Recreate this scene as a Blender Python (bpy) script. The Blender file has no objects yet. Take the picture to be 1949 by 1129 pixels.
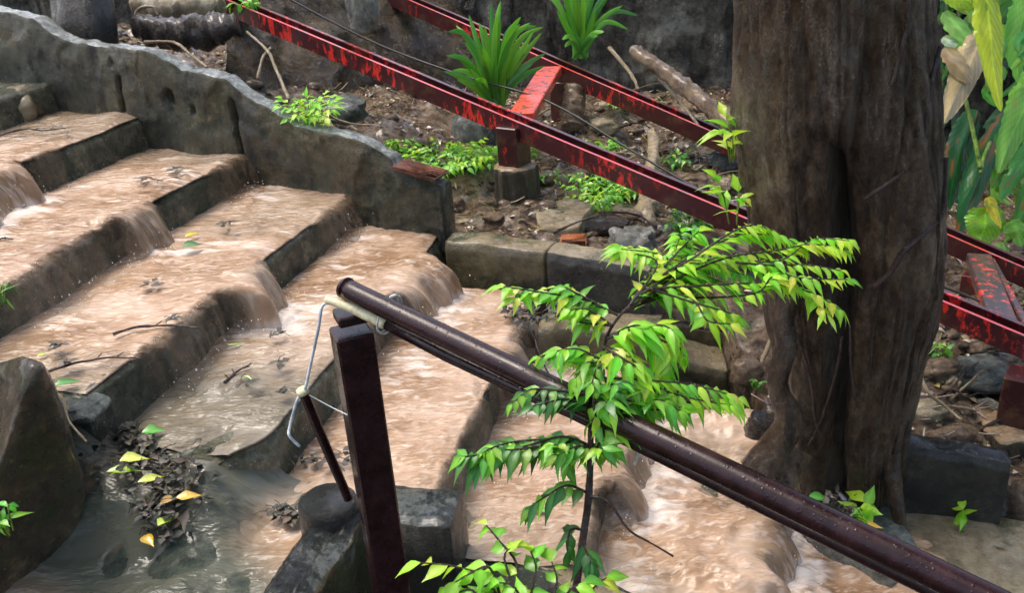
import bpy, math, random
import numpy as np
from mathutils import Vector, noise

# ------------------------------------------------------------------ camera, sky, sun, exposure
W, H, FPX = 1949, 1129, 1700.0
PITCH, ROLL = math.radians(24), math.radians(4)
_R0 = np.array([1.0, 0, 0]); _U0 = np.array([0, math.sin(PITCH), math.cos(PITCH)])
CF = np.array([0, math.cos(PITCH), -math.sin(PITCH)])
CR = math.cos(ROLL)*_R0 - math.sin(ROLL)*_U0
CU = math.sin(ROLL)*_R0 + math.cos(ROLL)*_U0
S = bpy.context.scene
C = S.collection
cd = bpy.data.cameras.new('camera'); cam = bpy.data.objects.new('camera', cd); C.objects.link(cam)
from mathutils import Matrix
cam.matrix_world = Matrix(((CR[0], CU[0], -CF[0], 0), (CR[1], CU[1], -CF[1], 0), (CR[2], CU[2], -CF[2], 0), (0, 0, 0, 1)))
cd.sensor_width = 36; cd.lens = 36*FPX/W; cd.clip_start = 0.05; cd.clip_end = 500
S.camera = cam
SUN_EL, SUN_AZ = math.radians(66), math.radians(-62)     # azimuth from +Y towards +X
wd = bpy.data.worlds.new('World'); S.world = wd; wd.use_nodes = True
_nt = wd.node_tree; _bg = _nt.nodes['Background']
_sky = _nt.nodes.new('ShaderNodeTexSky'); _sky.sky_type = 'NISHITA'; _sky.sun_disc = False
_sky.sun_elevation = SUN_EL; _sky.sun_rotation = SUN_AZ; _sky.air_density = 1.0; _sky.dust_density = 6.0; _sky.ozone_density = 0.6
_nt.links.new(_sky.outputs[0], _bg.inputs[0]); _bg.inputs[1].default_value = 0.145
sl = bpy.data.lights.new('sun', 'SUN'); sl.energy = 0.85; sl.angle = math.radians(28); sl.color = (1, .98, .95)
so = bpy.data.objects.new('sun', sl); C.objects.link(so)
_sd = Vector((math.sin(SUN_AZ)*math.cos(SUN_EL), math.cos(SUN_AZ)*math.cos(SUN_EL), math.sin(SUN_EL)))
so.rotation_euler = _sd.to_track_quat('Z', 'Y').to_euler(); so.location = _sd*20
S.view_settings.view_transform = 'Standard'; S.view_settings.look = 'None'
S.view_settings.exposure = 1.2; S.view_settings.gamma = 1.0

# ------------------------------------------------------------------ pixel -> place
def ray(x, y): return CR*(x-W/2)/FPX + CU*(H/2-y)/FPX + CF
def PD(x, y, D): return ray(x, y)*D
def PZ(x, y, z):
    q = ray(x, y); return q*(z/q[2])
def PP(x, y, A, N):
    q = ray(x, y); return q*(np.dot(A, N)/np.dot(q, N))
NV = np.array([0.26214, 0.96503, 0]); EV = np.array([0.96503, -0.26214, 0])   # along the nosings / down the flight
def EN(e, n, z): return EV*e + NV*n + np.array([0, 0, z])
rnd = random.Random(7)
def nz(p, s=1.0, seed=0.0): return noise.noise(Vector((p[0]*s+seed, p[1]*s-seed*1.7, p[2]*s+seed*.6)))
def fz(p, s=1.0, o=4, seed=0.0): return noise.fractal(Vector((p[0]*s+seed, p[1]*s-seed*1.3, p[2]*s+seed*.7)), 0.9, 2.1, o)
def sm(a, b, x):
    t = min(1, max(0, (x-a)/(b-a))) if a != b else float(x > a)
    return t*t*(3-2*t)

# ------------------------------------------------------------------ objects
def tag(o, label=None, cat=None, group=None, kind=None):
    if label: o['label'] = label
    if cat: o['category'] = cat
    if group: o['group'] = group
    if kind: o['kind'] = kind
    return o
def mesh(name, v, f, mat, parent=None, smooth=True, attrs=None):
    me = bpy.data.meshes.new(name)
    me.from_pydata([tuple(map(float, p)) for p in v], [], f)
    if smooth: me.polygons.foreach_set('use_smooth', [True]*len(me.polygons))
    if attrs:
        for k, vals in attrs.items():
            if isinstance(vals[0], (tuple, list)):
                a = me.attributes.new(k, 'FLOAT_COLOR', 'POINT'); a.data.foreach_set('color', [c for t in vals for c in t])
            else:
                a = me.attributes.new(k, 'FLOAT', 'POINT'); a.data.foreach_set('value', [float(x) for x in vals])
    me.materials.append(mat); me.update()
    o = bpy.data.objects.new(name, me); C.objects.link(o)
    if parent:
        o.parent = parent; o.matrix_parent_inverse = parent.matrix_basis.inverted()
    return o
def empty(name, loc, label, cat, group=None):
    o = bpy.data.objects.new(name, None); C.objects.link(o); o.location = tuple(loc)
    o.empty_display_size = .1
    return tag(o, label, cat, group)
def gridf(nu, nv, off=0, cu=False):
    fs = []
    for i in range(nu if cu else nu-1):
        for j in range(nv-1):
            a = off+i*nv+j; b = off+((i+1) % nu)*nv+j
            fs.append((a, b, b+1, a+1))
    return fs
class MB:
    def __init__(s): s.v = []; s.f = []; s.c = []
    def add(s, v, f, col=None):
        o = len(s.v); s.v += [np.array(p, float) for p in v]; s.f += [tuple(i+o for i in q) for q in f]
        s.c += list(col) if isinstance(col, list) else [col or (1, 1, 1, 1)]*len(v)
    def build(s, name, mat, parent=None, smooth=True): return mesh(name, s.v, s.f, mat, parent, smooth, {'Col': s.c})
def spline(pts, n):
    pts = [np.array(p, float) for p in pts]
    if len(pts) < 3: return [pts[0]+(pts[-1]-pts[0])*i/(n-1) for i in range(n)]
    out = []; m = len(pts)-1
    for i in range(n):
        t = i/(n-1)*m; k = min(int(t), m-1); u = t-k
        p0 = pts[max(k-1, 0)]; p1 = pts[k]; p2 = pts[k+1]; p3 = pts[min(k+2, m)]
        out.append(.5*((2*p1)+(p2-p0)*u+(2*p0-5*p1+4*p2-p3)*u*u+(3*p1-p0-3*p2+p3)*u**3))
    return out
def norm(v):
    l = np.linalg.norm(v); return v/l if l > 1e-9 else v
def tube(mb, pts, rad, seg=8, col=None, cap=True, wob=0.0):
    n = len(pts); rad = [rad]*n if not hasattr(rad, '__len__') else list(rad)
    if len(rad) != n: rad = [float(np.interp(i/(n-1), np.linspace(0, 1, len(rad)), rad)) for i in range(n)]
    v = []; pa = None
    for i, p in enumerate(pts):
        t = norm(pts[min(i+1, n-1)]-pts[max(i-1, 0)])
        if pa is None:
            a = np.cross(t, np.array([.13, .2, 1.0]))
            if np.linalg.norm(a) < .05: a = np.cross(t, np.array([1, 0, 0.]))
        else: a = pa-t*np.dot(pa, t)
        a = norm(a); pa = a; b = np.cross(t, a)
        for k in range(seg):
            th = 2*math.pi*k/seg; r = rad[i]*(1+wob*nz(p+a*math.cos(th)*.05, 30, k*.1))
            v.append(p+(a*math.cos(th)+b*math.sin(th))*r)
    f = []
    for i in range(n-1):
        for k in range(seg):
            k2 = (k+1) % seg; f.append((i*seg+k, i*seg+k2, (i+1)*seg+k2, (i+1)*seg+k))
    if cap: f += [tuple(range(seg))[::-1], tuple((n-1)*seg+k for k in range(seg))]
    mb.add(v, f, col)
def boxm(mb, c, ax, hs, bev=0.0, col=None):
    """bevelled box: centre, three unit axes, half sizes"""
    c = np.array(c, float); ax = [norm(np.array(a, float)) for a in ax]
    b = min(bev, min(hs)*.45) if bev else 0
    v = []; idx = {}
    if not b:
        for sx in (-1, 1):
            for sy in (-1, 1):
                for sz in (-1, 1): v.append(c+ax[0]*hs[0]*sx+ax[1]*hs[1]*sy+ax[2]*hs[2]*sz)
        f = [(0, 1, 3, 2), (4, 6, 7, 5), (0, 4, 5, 1), (2, 3, 7, 6), (0, 2, 6, 4), (1, 5, 7, 3)]
        mb.add(v, f, col); return
    import itertools
    for s in itertools.product((-1, 1), repeat=3):
        for k in range(3):
            q = [s[j]*(hs[j]-(0 if j == k else b)) for j in range(3)]
            idx[(s, k)] = len(v); v.append(c+ax[0]*q[0]+ax[1]*q[1]+ax[2]*q[2])
    f = []
    for k in range(3):
        i, j = [a for a in range(3) if a != k]
        for s in (-1, 1):
            q = []
            for (a, bb) in ((-1, -1), (1, -1), (1, 1), (-1, 1)):
                t = [0, 0, 0]; t[k] = s; t[i] = a; t[j] = bb; q.append(idx[(tuple(t), k)])
            f.append(tuple(q))
        for a in (-1, 1):
            for bb in (-1, 1):
                t1 = [0]*3; t1[i] = a; t1[j] = bb; t2 = list(t1); t1[k] = -1; t2[k] = 1
                t1, t2 = tuple(t1), tuple(t2)
                f.append((idx[(t1, i)], idx[(t1, j)], idx[(t2, j)], idx[(t2, i)]))
    for s in itertools.product((-1, 1), repeat=3): f.append((idx[(s, 0)], idx[(s, 1)], idx[(s, 2)]))
    mb.add(v, f, col)

# ------------------------------------------------------------------ materials
def newmat(name):
    m = bpy.data.materials.new(name); m.use_nodes = True; nt = m.node_tree; nt.nodes.clear()
    out = nt.nodes.new('ShaderNodeOutputMaterial'); b = nt.nodes.new('ShaderNodeBsdfPrincipled')
    nt.links.new(b.outputs[0], out.inputs[0]); return m, nt, b, out
def N(nt, t, **k):
    n = nt.nodes.new('ShaderNode'+t)
    for a, v in k.items():
        if a.startswith('i_'): n.inputs[int(a[2:]) if a[2:].isdigit() else a[2:]].default_value = v
        else: setattr(n, a, v)
    return n
def posn(nt, scale=(1, 1, 1), rot=(0, 0, 0)):
    g = N(nt, 'NewGeometry'); mp = N(nt, 'Mapping'); mp.inputs['Scale'].default_value = scale; mp.inputs['Rotation'].default_value = rot
    nt.links.new(g.outputs['Position'], mp.inputs[0]); return mp.outputs[0]
def ntex(nt, vec, scale, detail=5, rough=.6, dist=0.0):
    n = N(nt, 'TexNoise'); n.inputs['Scale'].default_value = scale; n.inputs['Detail'].default_value = detail
    n.inputs['Roughness'].default_value = rough; n.inputs['Distortion'].default_value = dist
    nt.links.new(vec, n.inputs['Vector']); return n.outputs[0]
def ramp(nt, fac, stops, interp='LINEAR'):
    r = N(nt, 'ValToRGB'); r.color_ramp.interpolation = interp; e = r.color_ramp.elements
    while len(e) < len(stops): e.new(.5)
    for i, (p, c) in enumerate(stops):
        e[i].position = p; e[i].color = (*(c if hasattr(c, '__len__') else (c, c, c)), 1)[:4]
    nt.links.new(fac, r.inputs[0]); return r.outputs[0]
def mixc(nt, fac, a, b, mode='MIX'):
    m = N(nt, 'Mix', data_type='RGBA', blend_type=mode, clamp_factor=True)
    for k, s in ((0, fac), (6, a), (7, b)):
        if hasattr(s, 'links') or hasattr(s, 'is_linked'): nt.links.new(s, m.inputs[k])
        elif k == 0: m.inputs[0].default_value = s
        else: m.inputs[k].default_value = (*s, 1)
    return m.outputs[2]
def mth(nt, op, a, b=None, c=None):
    m = N(nt, 'Math', operation=op)
    for k, s in ((0, a), (1, b), (2, c)):
        if s is None: continue
        if hasattr(s, 'is_linked'): nt.links.new(s, m.inputs[k])
        else: m.inputs[k].default_value = s
    return m.outputs[0]
def bump(nt, b, h, strength=.4, dist=.01):
    n = N(nt, 'Bump'); n.inputs['Strength'].default_value = strength; n.inputs['Distance'].default_value = dist
    nt.links.new(h, n.inputs['Height']); nt.links.new(n.outputs[0], b.inputs['Normal'])
def stone(name, stops, s1=3, s2=24, speck=None, moss=None, rough=(.18, .55), bs=.5, bd=.012, scale=(1, 1, 1), streak=None, spec=.5, coat=0.0):
    stops = [(.5+(q-.5)*.62, (c[0]*1.14, c[1]*1.17, c[2]*1.04)) for q, c in stops]
    m, nt, b, out = newmat(name)
    p = posn(nt, scale)
    big = ntex(nt, p, s1, 6, .65, .6); fine = ntex(nt, p, s2, 6, .7)
    f = mth(nt, 'ADD', mth(nt, 'MULTIPLY', big, .62), mth(nt, 'MULTIPLY', fine, .38))
    col = ramp(nt, f, stops)
    if moss:
        mk = ramp(nt, ntex(nt, p, moss[1], 7, .7, .3), [(moss[2], 0), (moss[2]+.1, 1)])
        col = mixc(nt, mk, col, moss[0])
    if speck:
        v = N(nt, 'TexVoronoi'); v.inputs['Scale'].default_value = speck[1]; nt.links.new(p, v.inputs['Vector'])
        mk = ramp(nt, v.outputs['Distance'], [(speck[2], 1), (speck[2]+.1, 0)])
        mk = mth(nt, 'MULTIPLY', mk, ramp(nt, ntex(nt, p, speck[1]*.2, 3), [(.45, 0), (.6, 1)]))
        col = mixc(nt, mk, col, speck[0])
    if streak:
        ps = posn(nt, (1, 1, .08)); mk = ramp(nt, ntex(nt, ps, streak[1], 5, .7), [(streak[2], 0), (streak[2]+.12, 1)])
        col = mixc(nt, mk, col, streak[0])
    nt.links.new(col, b.inputs['Base Color'])
    r = ramp(nt, ntex(nt, p, s1*2.3, 5, .7), [(.42, rough[0]*.6), (.62, rough[1]*.8)]); nt.links.new(r, b.inputs['Roughness'])
    hgt = mth(nt, 'ADD', mth(nt, 'MULTIPLY', ntex(nt, p, s2*1.5, 8, .75), .6), mth(nt, 'MULTIPLY', ntex(nt, p, s2*6, 4, .8), .25))
    bump(nt, b, hgt, min(1, bs*1.25), bd*2.6)
    b.inputs['Specular IOR Level'].default_value = spec
    nt.links.new(ramp(nt, ntex(nt, p, s1*1.4, 4, .6), [(.44, 0), (.56, .7)]), b.inputs['Coat Weight']); b.inputs['Coat Roughness'].default_value = .07; b.inputs['Coat IOR'].default_value = 1.38
    return m
M = {}
M['step'] = stone('wet_step_concrete', [(.3, (.018, .020, .013)), (.45, (.065, .067, .045)), (.58, (.14, .13, .092)), (.7, (.27, .24, .18))], 5, 34,
                  moss=((.045, .06, .03), 4.5, .50), speck=((.45, .42, .36), 70, .12), rough=(.12, .5), bs=.6)
M['wallc'] = stone('mossy_wall_concrete', [(.3, (.007, .009, .006)), (.45, (.026, .030, .017)), (.58, (.060, .056, .030)), (.72, (.17, .14, .085))], 3.2, 26,
                   moss=((.085, .064, .030), 2.0, .52), streak=((.013, .015, .012), 11, .54), rough=(.2, .55), bs=.6)
M['walltop'] = stone('rain_washed_coping', [(.35, (.045, .052, .05)), (.5, (.13, .145, .145)), (.65, (.33, .355, .365))], 7, 40, rough=(.05, .3), bs=.5)
M['darkc'] = stone('black_wet_concrete', [(.3, (.006, .006, .006)), (.5, (.017, .017, .015)), (.7, (.05, .047, .038))], 4, 30, rough=(.2, .6), bs=.6,
                   moss=((.03, .035, .02), 5, .52))
M['greyc'] = stone('grey_grainy_concrete', [(.38, (.008, .009, .009)), (.5, (.032, .036, .036)), (.62, (.17, .185, .19))], 6, 60, rough=(.1, .4), bs=.9, bd=.01)
M['olive'] = stone('olive_brown_curb', [(.3, (.035, .028, .014)), (.5, (.085, .068, .035)), (.7, (.16, .13, .075))], 4, 24, rough=(.2, .5), bs=.4)
M['tan'] = stone('sandy_slab', [(.3, (.14, .10, .06)), (.5, (.27, .21, .14)), (.7, (.42, .35, .26))], 4, 26, rough=(.15, .5), bs=.6, moss=((.09, .10, .04), 5, .52))
M['soil'] = stone('wet_soil', [(.34, (.045, .03, .02)), (.45, (.17, .11, .075)), (.53, (.32, .215, .155)), (.64, (.5, .39, .31))], 4.2, 21,
                  moss=((.06, .085, .03), 4.2, .56), speck=((.06, .04, .03), 26, .2), rough=(.05, .4), bs=1.0, bd=.03)
M['backwall'] = stone('stained_back_wall', [(.32, (.02, .018, .016)), (.45, (.085, .078, .070)), (.54, (.18, .165, .15)), (.66, (.38, .36, .34))], 2.4, 15,
                      streak=((.012, .012, .013), 5, .5), speck=((.28, .27, .27), 22, .1), rough=(.12, .5), bs=1.0, bd=.04, moss=((.075, .055, .02), 1.6, .55))
M['landing'] = stone('puddled_landing', [(.3, (.02, .026, .022)), (.45, (.055, .068, .056)), (.58, (.11, .125, .10)), (.7, (.26, .24, .19))], 4, 22, rough=(.04, .28), bs=.7, moss=((.30, .18, .10), 2.2, .55))
M['rock'] = stone('wet_grey_rock', [(.3, (.035, .04, .042)), (.5, (.10, .115, .12)), (.7, (.24, .26, .26))], 6, 30, rough=(.05, .35), bs=.7, moss=((.045, .055, .04), 6, .56))
M['rockl'] = stone('pale_pitted_rock', [(.3, (.09, .085, .08)), (.5, (.26, .25, .24)), (.7, (.5, .49, .47))], 9, 40, rough=(.15, .5), bs=1.0)
M['rockb'] = stone('brown_stone', [(.3, (.05, .03, .02)), (.5, (.17, .11, .07)), (.7, (.34, .24, .17))], 8, 35, rough=(.1, .45), bs=.8)
M['bank'] = stone('rust_brown_bank', [(.3, (.014, .008, .005)), (.45, (.048, .028, .012)), (.6, (.12, .072, .028)), (.72, (.26, .19, .12))], 4, 20, rough=(.2, .6), bs=1.0, bd=.03,
                  moss=((.05, .045, .012), 3, .54))
M['leftp'] = stone('algae_stained_pier', [(.3, (.016, .013, .009)), (.45, (.055, .038, .024)), (.6, (.13, .085, .05)), (.75, (.26, .21, .12))], 6, 30, rough=(.3, .65), bs=.8,
                   moss=((.062, .068, .020), 4.5, .49), speck=((.30, .26, .12), 40, .1))
M['ped'] = stone('footing_concrete', [(.3, (.022, .019, .013)), (.5, (.055, .047, .032)), (.7, (.13, .11, .07))], 5, 30, scale=(1, 1, .22), rough=(.25, .6), bs=.8)
M['pedtop'] = stone('footing_rim', [(.3, (.16, .10, .06)), (.5, (.28, .19, .12)), (.7, (.42, .3, .2))], 8, 40, rough=(.2, .5))
M['brick'] = stone('wet_brick', [(.35, (.35, .09, .03)), (.65, (.62, .20, .08))], 9, 50, rough=(.1, .4))
M['plank'] = stone('red_brown_plank', [(.3, (.05, .018, .010)), (.5, (.16, .05, .03)), (.7, (.30, .14, .09))], 9, 50, rough=(.1, .4))
M['wood'] = stone('wet_wood', [(.3, (.06, .035, .02)), (.5, (.17, .11, .07)), (.7, (.32, .23, .15))], 9, 50, scale=(1, 1, 1), rough=(.2, .5), bs=.7)
M['woodd'] = stone('dark_rotten_wood', [(.3, (.012, .009, .008)), (.5, (.03, .02, .016)), (.7, (.075, .05, .04))], 9, 40, rough=(.2, .5), bs=.9)
M['twig'] = stone('dark_twig_bark', [(.3, (.012, .006, .006)), (.6, (.05, .022, .02))], 20, 90, rough=(.15, .4))
M['twigl'] = stone('pale_root_bark', [(.3, (.16, .11, .07)), (.6, (.36, .28, .19))], 20, 90, rough=(.2, .5))
M['bark'] = stone('smooth_wet_bark', [(.3, (.014, .007, .004)), (.44, (.050, .027, .014)), (.56, (.105, .064, .037)), (.72, (.28, .205, .14))], 3.5, 34, scale=(1, 1, .6),
                  moss=((.135, .11, .068), 2.0, .53), streak=((.02, .012, .008), 16, .56), rough=(.10, .34), bs=1.0, bd=.03)
M['green'] = stone('green_stem_skin', [(.3, (.05, .12, .01)), (.6, (.25, .4, .03))], 20, 60, rough=(.2, .4))

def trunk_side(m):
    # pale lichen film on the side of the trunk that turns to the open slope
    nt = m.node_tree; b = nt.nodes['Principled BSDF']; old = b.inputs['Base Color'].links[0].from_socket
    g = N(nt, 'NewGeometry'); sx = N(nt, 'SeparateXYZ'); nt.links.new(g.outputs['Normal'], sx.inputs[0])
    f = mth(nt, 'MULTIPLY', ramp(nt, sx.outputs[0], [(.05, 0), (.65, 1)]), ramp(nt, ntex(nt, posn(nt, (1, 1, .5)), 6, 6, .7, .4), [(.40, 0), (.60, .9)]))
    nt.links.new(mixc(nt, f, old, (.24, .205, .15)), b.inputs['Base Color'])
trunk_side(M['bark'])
def metal_red(name, thr, base=(.05, .010, .012), red=(.70, .035, .025), rough=.3):
    m, nt, b, out = newmat(name); p = posn(nt, (1, 1, 1))
    ps = posn(nt, (1, 1, .42))
    mk = ramp(nt, ntex(nt, ps, 26, 6, .75, .3), [(thr, 0), (thr+.05, 1)])
    big = ramp(nt, ntex(nt, p, 1.7, 3, .5), [(.45, 0), (.54, 1)])
    mk = mth(nt, 'MULTIPLY', mk, big) if thr > .45 else mk
    c = mixc(nt, ntex(nt, p, 30, 5), base, tuple(x*1.9 for x in base))
    c = mixc(nt, ramp(nt, ntex(nt, p, 11, 6, .7), [(.52, 0), (.6, .8)]), c, (.10, .045, .025))
    c = mixc(nt, mk, c, red)
    nt.links.new(c, b.inputs['Base Color']); b.inputs['Roughness'].default_value = rough
    b.inputs['Coat Weight'].default_value = .5; b.inputs['Coat Roughness'].default_value = .15
    bump(nt, b, ntex(nt, p, 90, 5, .7), .25, .003)
    return m
M['rail'] = metal_red('worn_maroon_paint', .525, base=(.045, .009, .011), red=(.78, .04, .03))
M['raillip'] = metal_red('wet_red_lip', .44, (.22, .09, .08), (.70, .045, .04), .2)
M['post'] = metal_red('maroon_post_paint', .62, base=(.03, .008, .009))
M['beam'] = metal_red('orange_red_beam_paint', .44, (.10, .03, .03), (.85, .085, .045), .35)
M['beam2'] = metal_red('flaking_red_beam_paint', .54, (.03, .02, .022), (.75, .05, .03), .35)
def paint(name, col, rough=.2, coat=.6, drops=True):
    m, nt, b, out = newmat(name); p = posn(nt)
    c = mixc(nt, ramp(nt, ntex(nt, p, 24, 6, .7), [(.4, 0), (.62, 1)]), col, tuple(min(1, x*2.2+.004) for x in col))
    sc = ramp(nt, ntex(nt, p, 120, 3, .6), [(.68, 0), (.72, 1)])
    c = mixc(nt, mth(nt, 'MULTIPLY', sc, .25), c, (.12, .09, .08))
    nt.links.new(c, b.inputs['Base Color'])
    nt.links.new(ramp(nt, ntex(nt, p, 14, 5, .7), [(.4, rough), (.65, rough*2.2)]), b.inputs['Roughness'])
    b.inputs['Coat Weight'].default_value = coat; b.inputs['Coat Roughness'].default_value = .08
    if drops:
        v = N(nt, 'TexVoronoi'); v.inputs['Scale'].default_value = 130; nt.links.new(p, v.inputs['Vector'])
        dd = ramp(nt, v.outputs['Distance'], [(.0, 1), (.28, 0)])
        h = mth(nt, 'ADD', mth(nt, 'MULTIPLY', dd, .6), mth(nt, 'MULTIPLY', ntex(nt, p, 40, 3, .6), .4)); bump(nt, b, h, .42, .0022)
    return m
M['pipe'] = paint('dark_maroon_gloss', (.012, .003, .0042), .17, .0)
M['pipe'].node_tree.nodes['Principled BSDF'].inputs['Specular IOR Level'].default_value = .36
M['bamboo'] = paint('pale_bamboo', (.62, .46, .28), .3, .3)
M['wire'] = paint('galvanised_wire', (.42, .47, .52), .25, .3, False)
M['cable'] = paint('black_cable_skin', (.01, .01, .01), .3, .2, False)

def leafmat(name, rough=.28, trans=.45):
    m, nt, b, out = newmat(name)
    a = N(nt, 'Attribute'); a.attribute_name = 'Col'
    p = posn(nt); c = mixc(nt, mth(nt, 'MULTIPLY', ntex(nt, p, 55, 3), .22), a.outputs['Color'], (.03, .09, .012))
    nt.links.new(c, b.inputs['Base Color']); b.inputs['Roughness'].default_value = rough
    b.inputs['Specular IOR Level'].default_value = .6
    bump(nt, b, ntex(nt, p, 140, 3, .6), .25, .002)
    tr = N(nt, 'BsdfTranslucent'); nt.links.new(mixc(nt, 1.0, c, (1.0, 1.0, .55), 'MULTIPLY'), tr.inputs[0])
    mx = N(nt, 'MixShader'); mx.inputs[0].default_value = trans
    nt.links.new(b.outputs[0], mx.inputs[1]); nt.links.new(tr.outputs[0], mx.inputs[2]); nt.links.new(mx.outputs[0], out.inputs[0])
    return m
M['leaf'] = leafmat('fresh_leaf'); M['leafd'] = leafmat('glossy_leaf', .18, .3); M['dead'] = leafmat('fallen_leaf', .16, .1); M['rot'] = leafmat('rotten_leaf', .5, .05)
M['bigleaf'] = leafmat('broad_leaf', .22, .45)

def watermat():
    m, nt, b, out = newmat('muddy_flood_water')
    rot = (0, 0, math.radians(28))                 # wavelets lie across the current
    pf = posn(nt, (9, 22, 2.6)); pi = posn(nt)
    at = N(nt, 'Attribute'); at.attribute_name = 'foam'; av = N(nt, 'Attribute'); av.attribute_name = 'veil'; ah = N(nt, 'Attribute'); ah.attribute_name = 'shallow'
    st = ntex(nt, pf, 1.1, 3, .5, .35); st2 = ntex(nt, pf, 2.6, 2, .5, .5)
    c = ramp(nt, ntex(nt, pi, 3.2, 5, .6, .5), [(.38, (.26, .155, .085)), (.5, (.385, .25, .155)), (.62, (.50, .36, .26))])
    c = mixc(nt, ramp(nt, st2, [(.52, 0), (.66, .6)]), c, (.62, .49, .39))
    fm = mth(nt, 'ADD', mth(nt, 'MULTIPLY', at.outputs['Fac'], 1.0), mth(nt, 'MULTIPLY', mth(nt, 'SUBTRACT', st, .5), 1.5))
    c = mixc(nt, ramp(nt, fm, [(.32, 0), (.66, .8)]), c, (.84, .75, .68))
    c = mixc(nt, mth(nt, 'MULTIPLY', ah.outputs['Fac'], .8), c, (.20, .185, .14))
    c = mixc(nt, mth(nt, 'MULTIPLY', mth(nt, 'SUBTRACT', ah.outputs['Fac'], .55), 2.0), c, (.105, .11, .082))
    nt.links.new(c, b.inputs['Base Color'])
    b.inputs['IOR'].default_value = 1.36
    b.inputs['Roughness'].default_value = .09
    h = mth(nt, 'ADD', mth(nt, 'MULTIPLY', st, .8), mth(nt, 'ADD', mth(nt, 'MULTIPLY', st2, .5), mth(nt, 'MULTIPLY', ntex(nt, pf, 6, 2, .5, .3), .10)))
    lo = ramp(nt, ntex(nt, posn(nt, (1, 1.6, 1)), 3.1, 3, .5, .4), [(.36, .12), (.62, 1.0)])
    bump(nt, b, mth(nt, 'MULTIPLY', h, lo), 1.0, .026)
    tr = N(nt, 'BsdfTransparent'); mx = N(nt, 'MixShader')
    pv = posn(nt, (30, 30, 3)); vs = ntex(nt, pv, 1.0, 4, .6, .4)
    al = mth(nt, 'MULTIPLY', av.outputs['Fac'], ramp(nt, vs, [(.36, .35), (.6, 1.0)]))
    al = mth(nt, 'MAXIMUM', al, mth(nt, 'SUBTRACT', mth(nt, 'MULTIPLY', av.outputs['Fac'], 2.2), 1.2))
    al = mth(nt, 'MINIMUM', mth(nt, 'MAXIMUM', al, 0.0), 1.0)
    nt.links.new(al, mx.inputs[0])
    nt.links.new(tr.outputs[0], mx.inputs[1]); nt.links.new(b.outputs[0], mx.inputs[2]); nt.links.new(mx.outputs[0], out.inputs[0])
    return m
M['water'] = watermat()
M['drop'] = paint('water_bead', (.72, .64, .58), .05, .5, False)

# ------------------------------------------------------------------ the flight of steps
EK = [-3.3, -2.76, -2.21, -1.68, -1.23, -.78, -.36, .08, .62]     # nosings, step 0..8
def ZK(k): return -.84-.16*(k-1)
NNEAR = [1.2, 1.3, 1.45, 1.74, 1.74, 1.80, 1.80, 1.3, 1.3]
NFAR = [4.2, 3.95, 3.8, 3.65, 3.45, 3.2, 3.0, 2.9, 2.9]
def nose(k, n): return EK[k]-(.07*sm(1.92, 1.74, n)**2 if k == 4 else 0)+.025*nz((n*1.7, k*3.1, 0), 1, 3)+.008*nz((n*9, k, 0), 1, 5)+(0.03*(n-2.6) if k in (6, 7) else 0)
stairs = empty('concrete_stairs', EN(-1, 2.5, -1.9), 'broad flight of rough concrete steps with muddy rainwater pouring down it', 'stairs')
for k in range(0, 9):
    z = ZK(k); n0, n1 = NNEAR[k], NFAR[k]; nn = int((n1-n0)/.014)
    e_back = (EK[k-1] if k else -4.2)-.04
    prof = [(e_back, -.02, 0)]
    rows = []
    for i in range(nn+1):
        n = n0+(n1-n0)*i/nn; en = nose(k, n)
        pr = []
        L = 34
        for j in range(L+1): pr.append((e_back+(en-.02-e_back)*j/L, z))
        pr += [(en-.008, z-.004), (en, z-.014), (en+.004, z-.03)]
        for j in range(1, 13): pr.append((en+.004+.022*j/12, z-.03-(.24)*j/12))
        pr += [(en+.03, z-.9 if k < 8 else -2.7)]
        row = []
        for j, (e, zz) in enumerate(pr):
            p = EN(e, n, zz); d = fz(p, 7, 4, 2.2)*.006+nz(p, 1.9, 4)*.006+fz(p, 38, 2, 1)*.002
            chip = max(0, nz(p, 6, 9)-.25)*.05 if L-1 <= j <= L+4 else 0
            if j <= L: p = p+np.array([0, 0, d*(1.0)-chip*.7])
            else: p = p+EV*(d-chip)+np.array([0, 0, -chip*.6+d*.3])
            row.append(p)
        rows.append(row)
    nv = len(rows[0]); v = [p for r in rows for p in r]; f = gridf(len(rows), nv)
    # near end face down to the ground
    base = len(v)
    for p in rows[0]: v.append(np.array([p[0], p[1], -2.75]))
    for j in range(nv-1): f.append((j, j+1, base+j+1, base+j))
    mesh('step', v, f, M['step'], stairs)

# side landing at the near end of the flight
def wander(nu, nv, fn): return [fn(i/(nu-1), j/(nv-1)) for i in range(nu) for j in range(nv)]
def landz(e, n):
    z = -1.475+.02*nz((e, n, 0), 2.6, 3)+.010*fz((e, n, 0), 9, 4, 1)
    z += .135*sm(1.42, 1.72, n)*sm(-1.14, -1.36, e)*(1+.25*nz((e, n, 0), 7, 3))
    z += .16*sm(-1.5, -1.95, e)*sm(1.1, 1.75, n)
    z += .03*math.exp(-((e+1.28)**2+(n-1.42)**2)/.010)
    return z
def lemax(n):
    A, B = PZ(655, 965, -1.36), PZ(505, 1190, -1.36); t = (n-B@NV)/((A-B)@NV); return float(min(B@EV+t*((A-B)@EV), A@EV if n < A@NV else -.78))
def land(u, w):
    n = .75+w*1.12; e = -2.15+u*(lemax(n)+2.15)
    return EN(e, n, landz(e, n))
def lhit(px, py):
    z = -1.46
    for _ in range(12):
        P = PZ(px, py, z); z = .5*z+.5*(max(landz(float(P@EV), float(P@NV)), -1.463)+.012)
    return P
tag(mesh('landing', wander(150, 120, land), gridf(150, 120), M['landing']), kind='structure')

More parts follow.
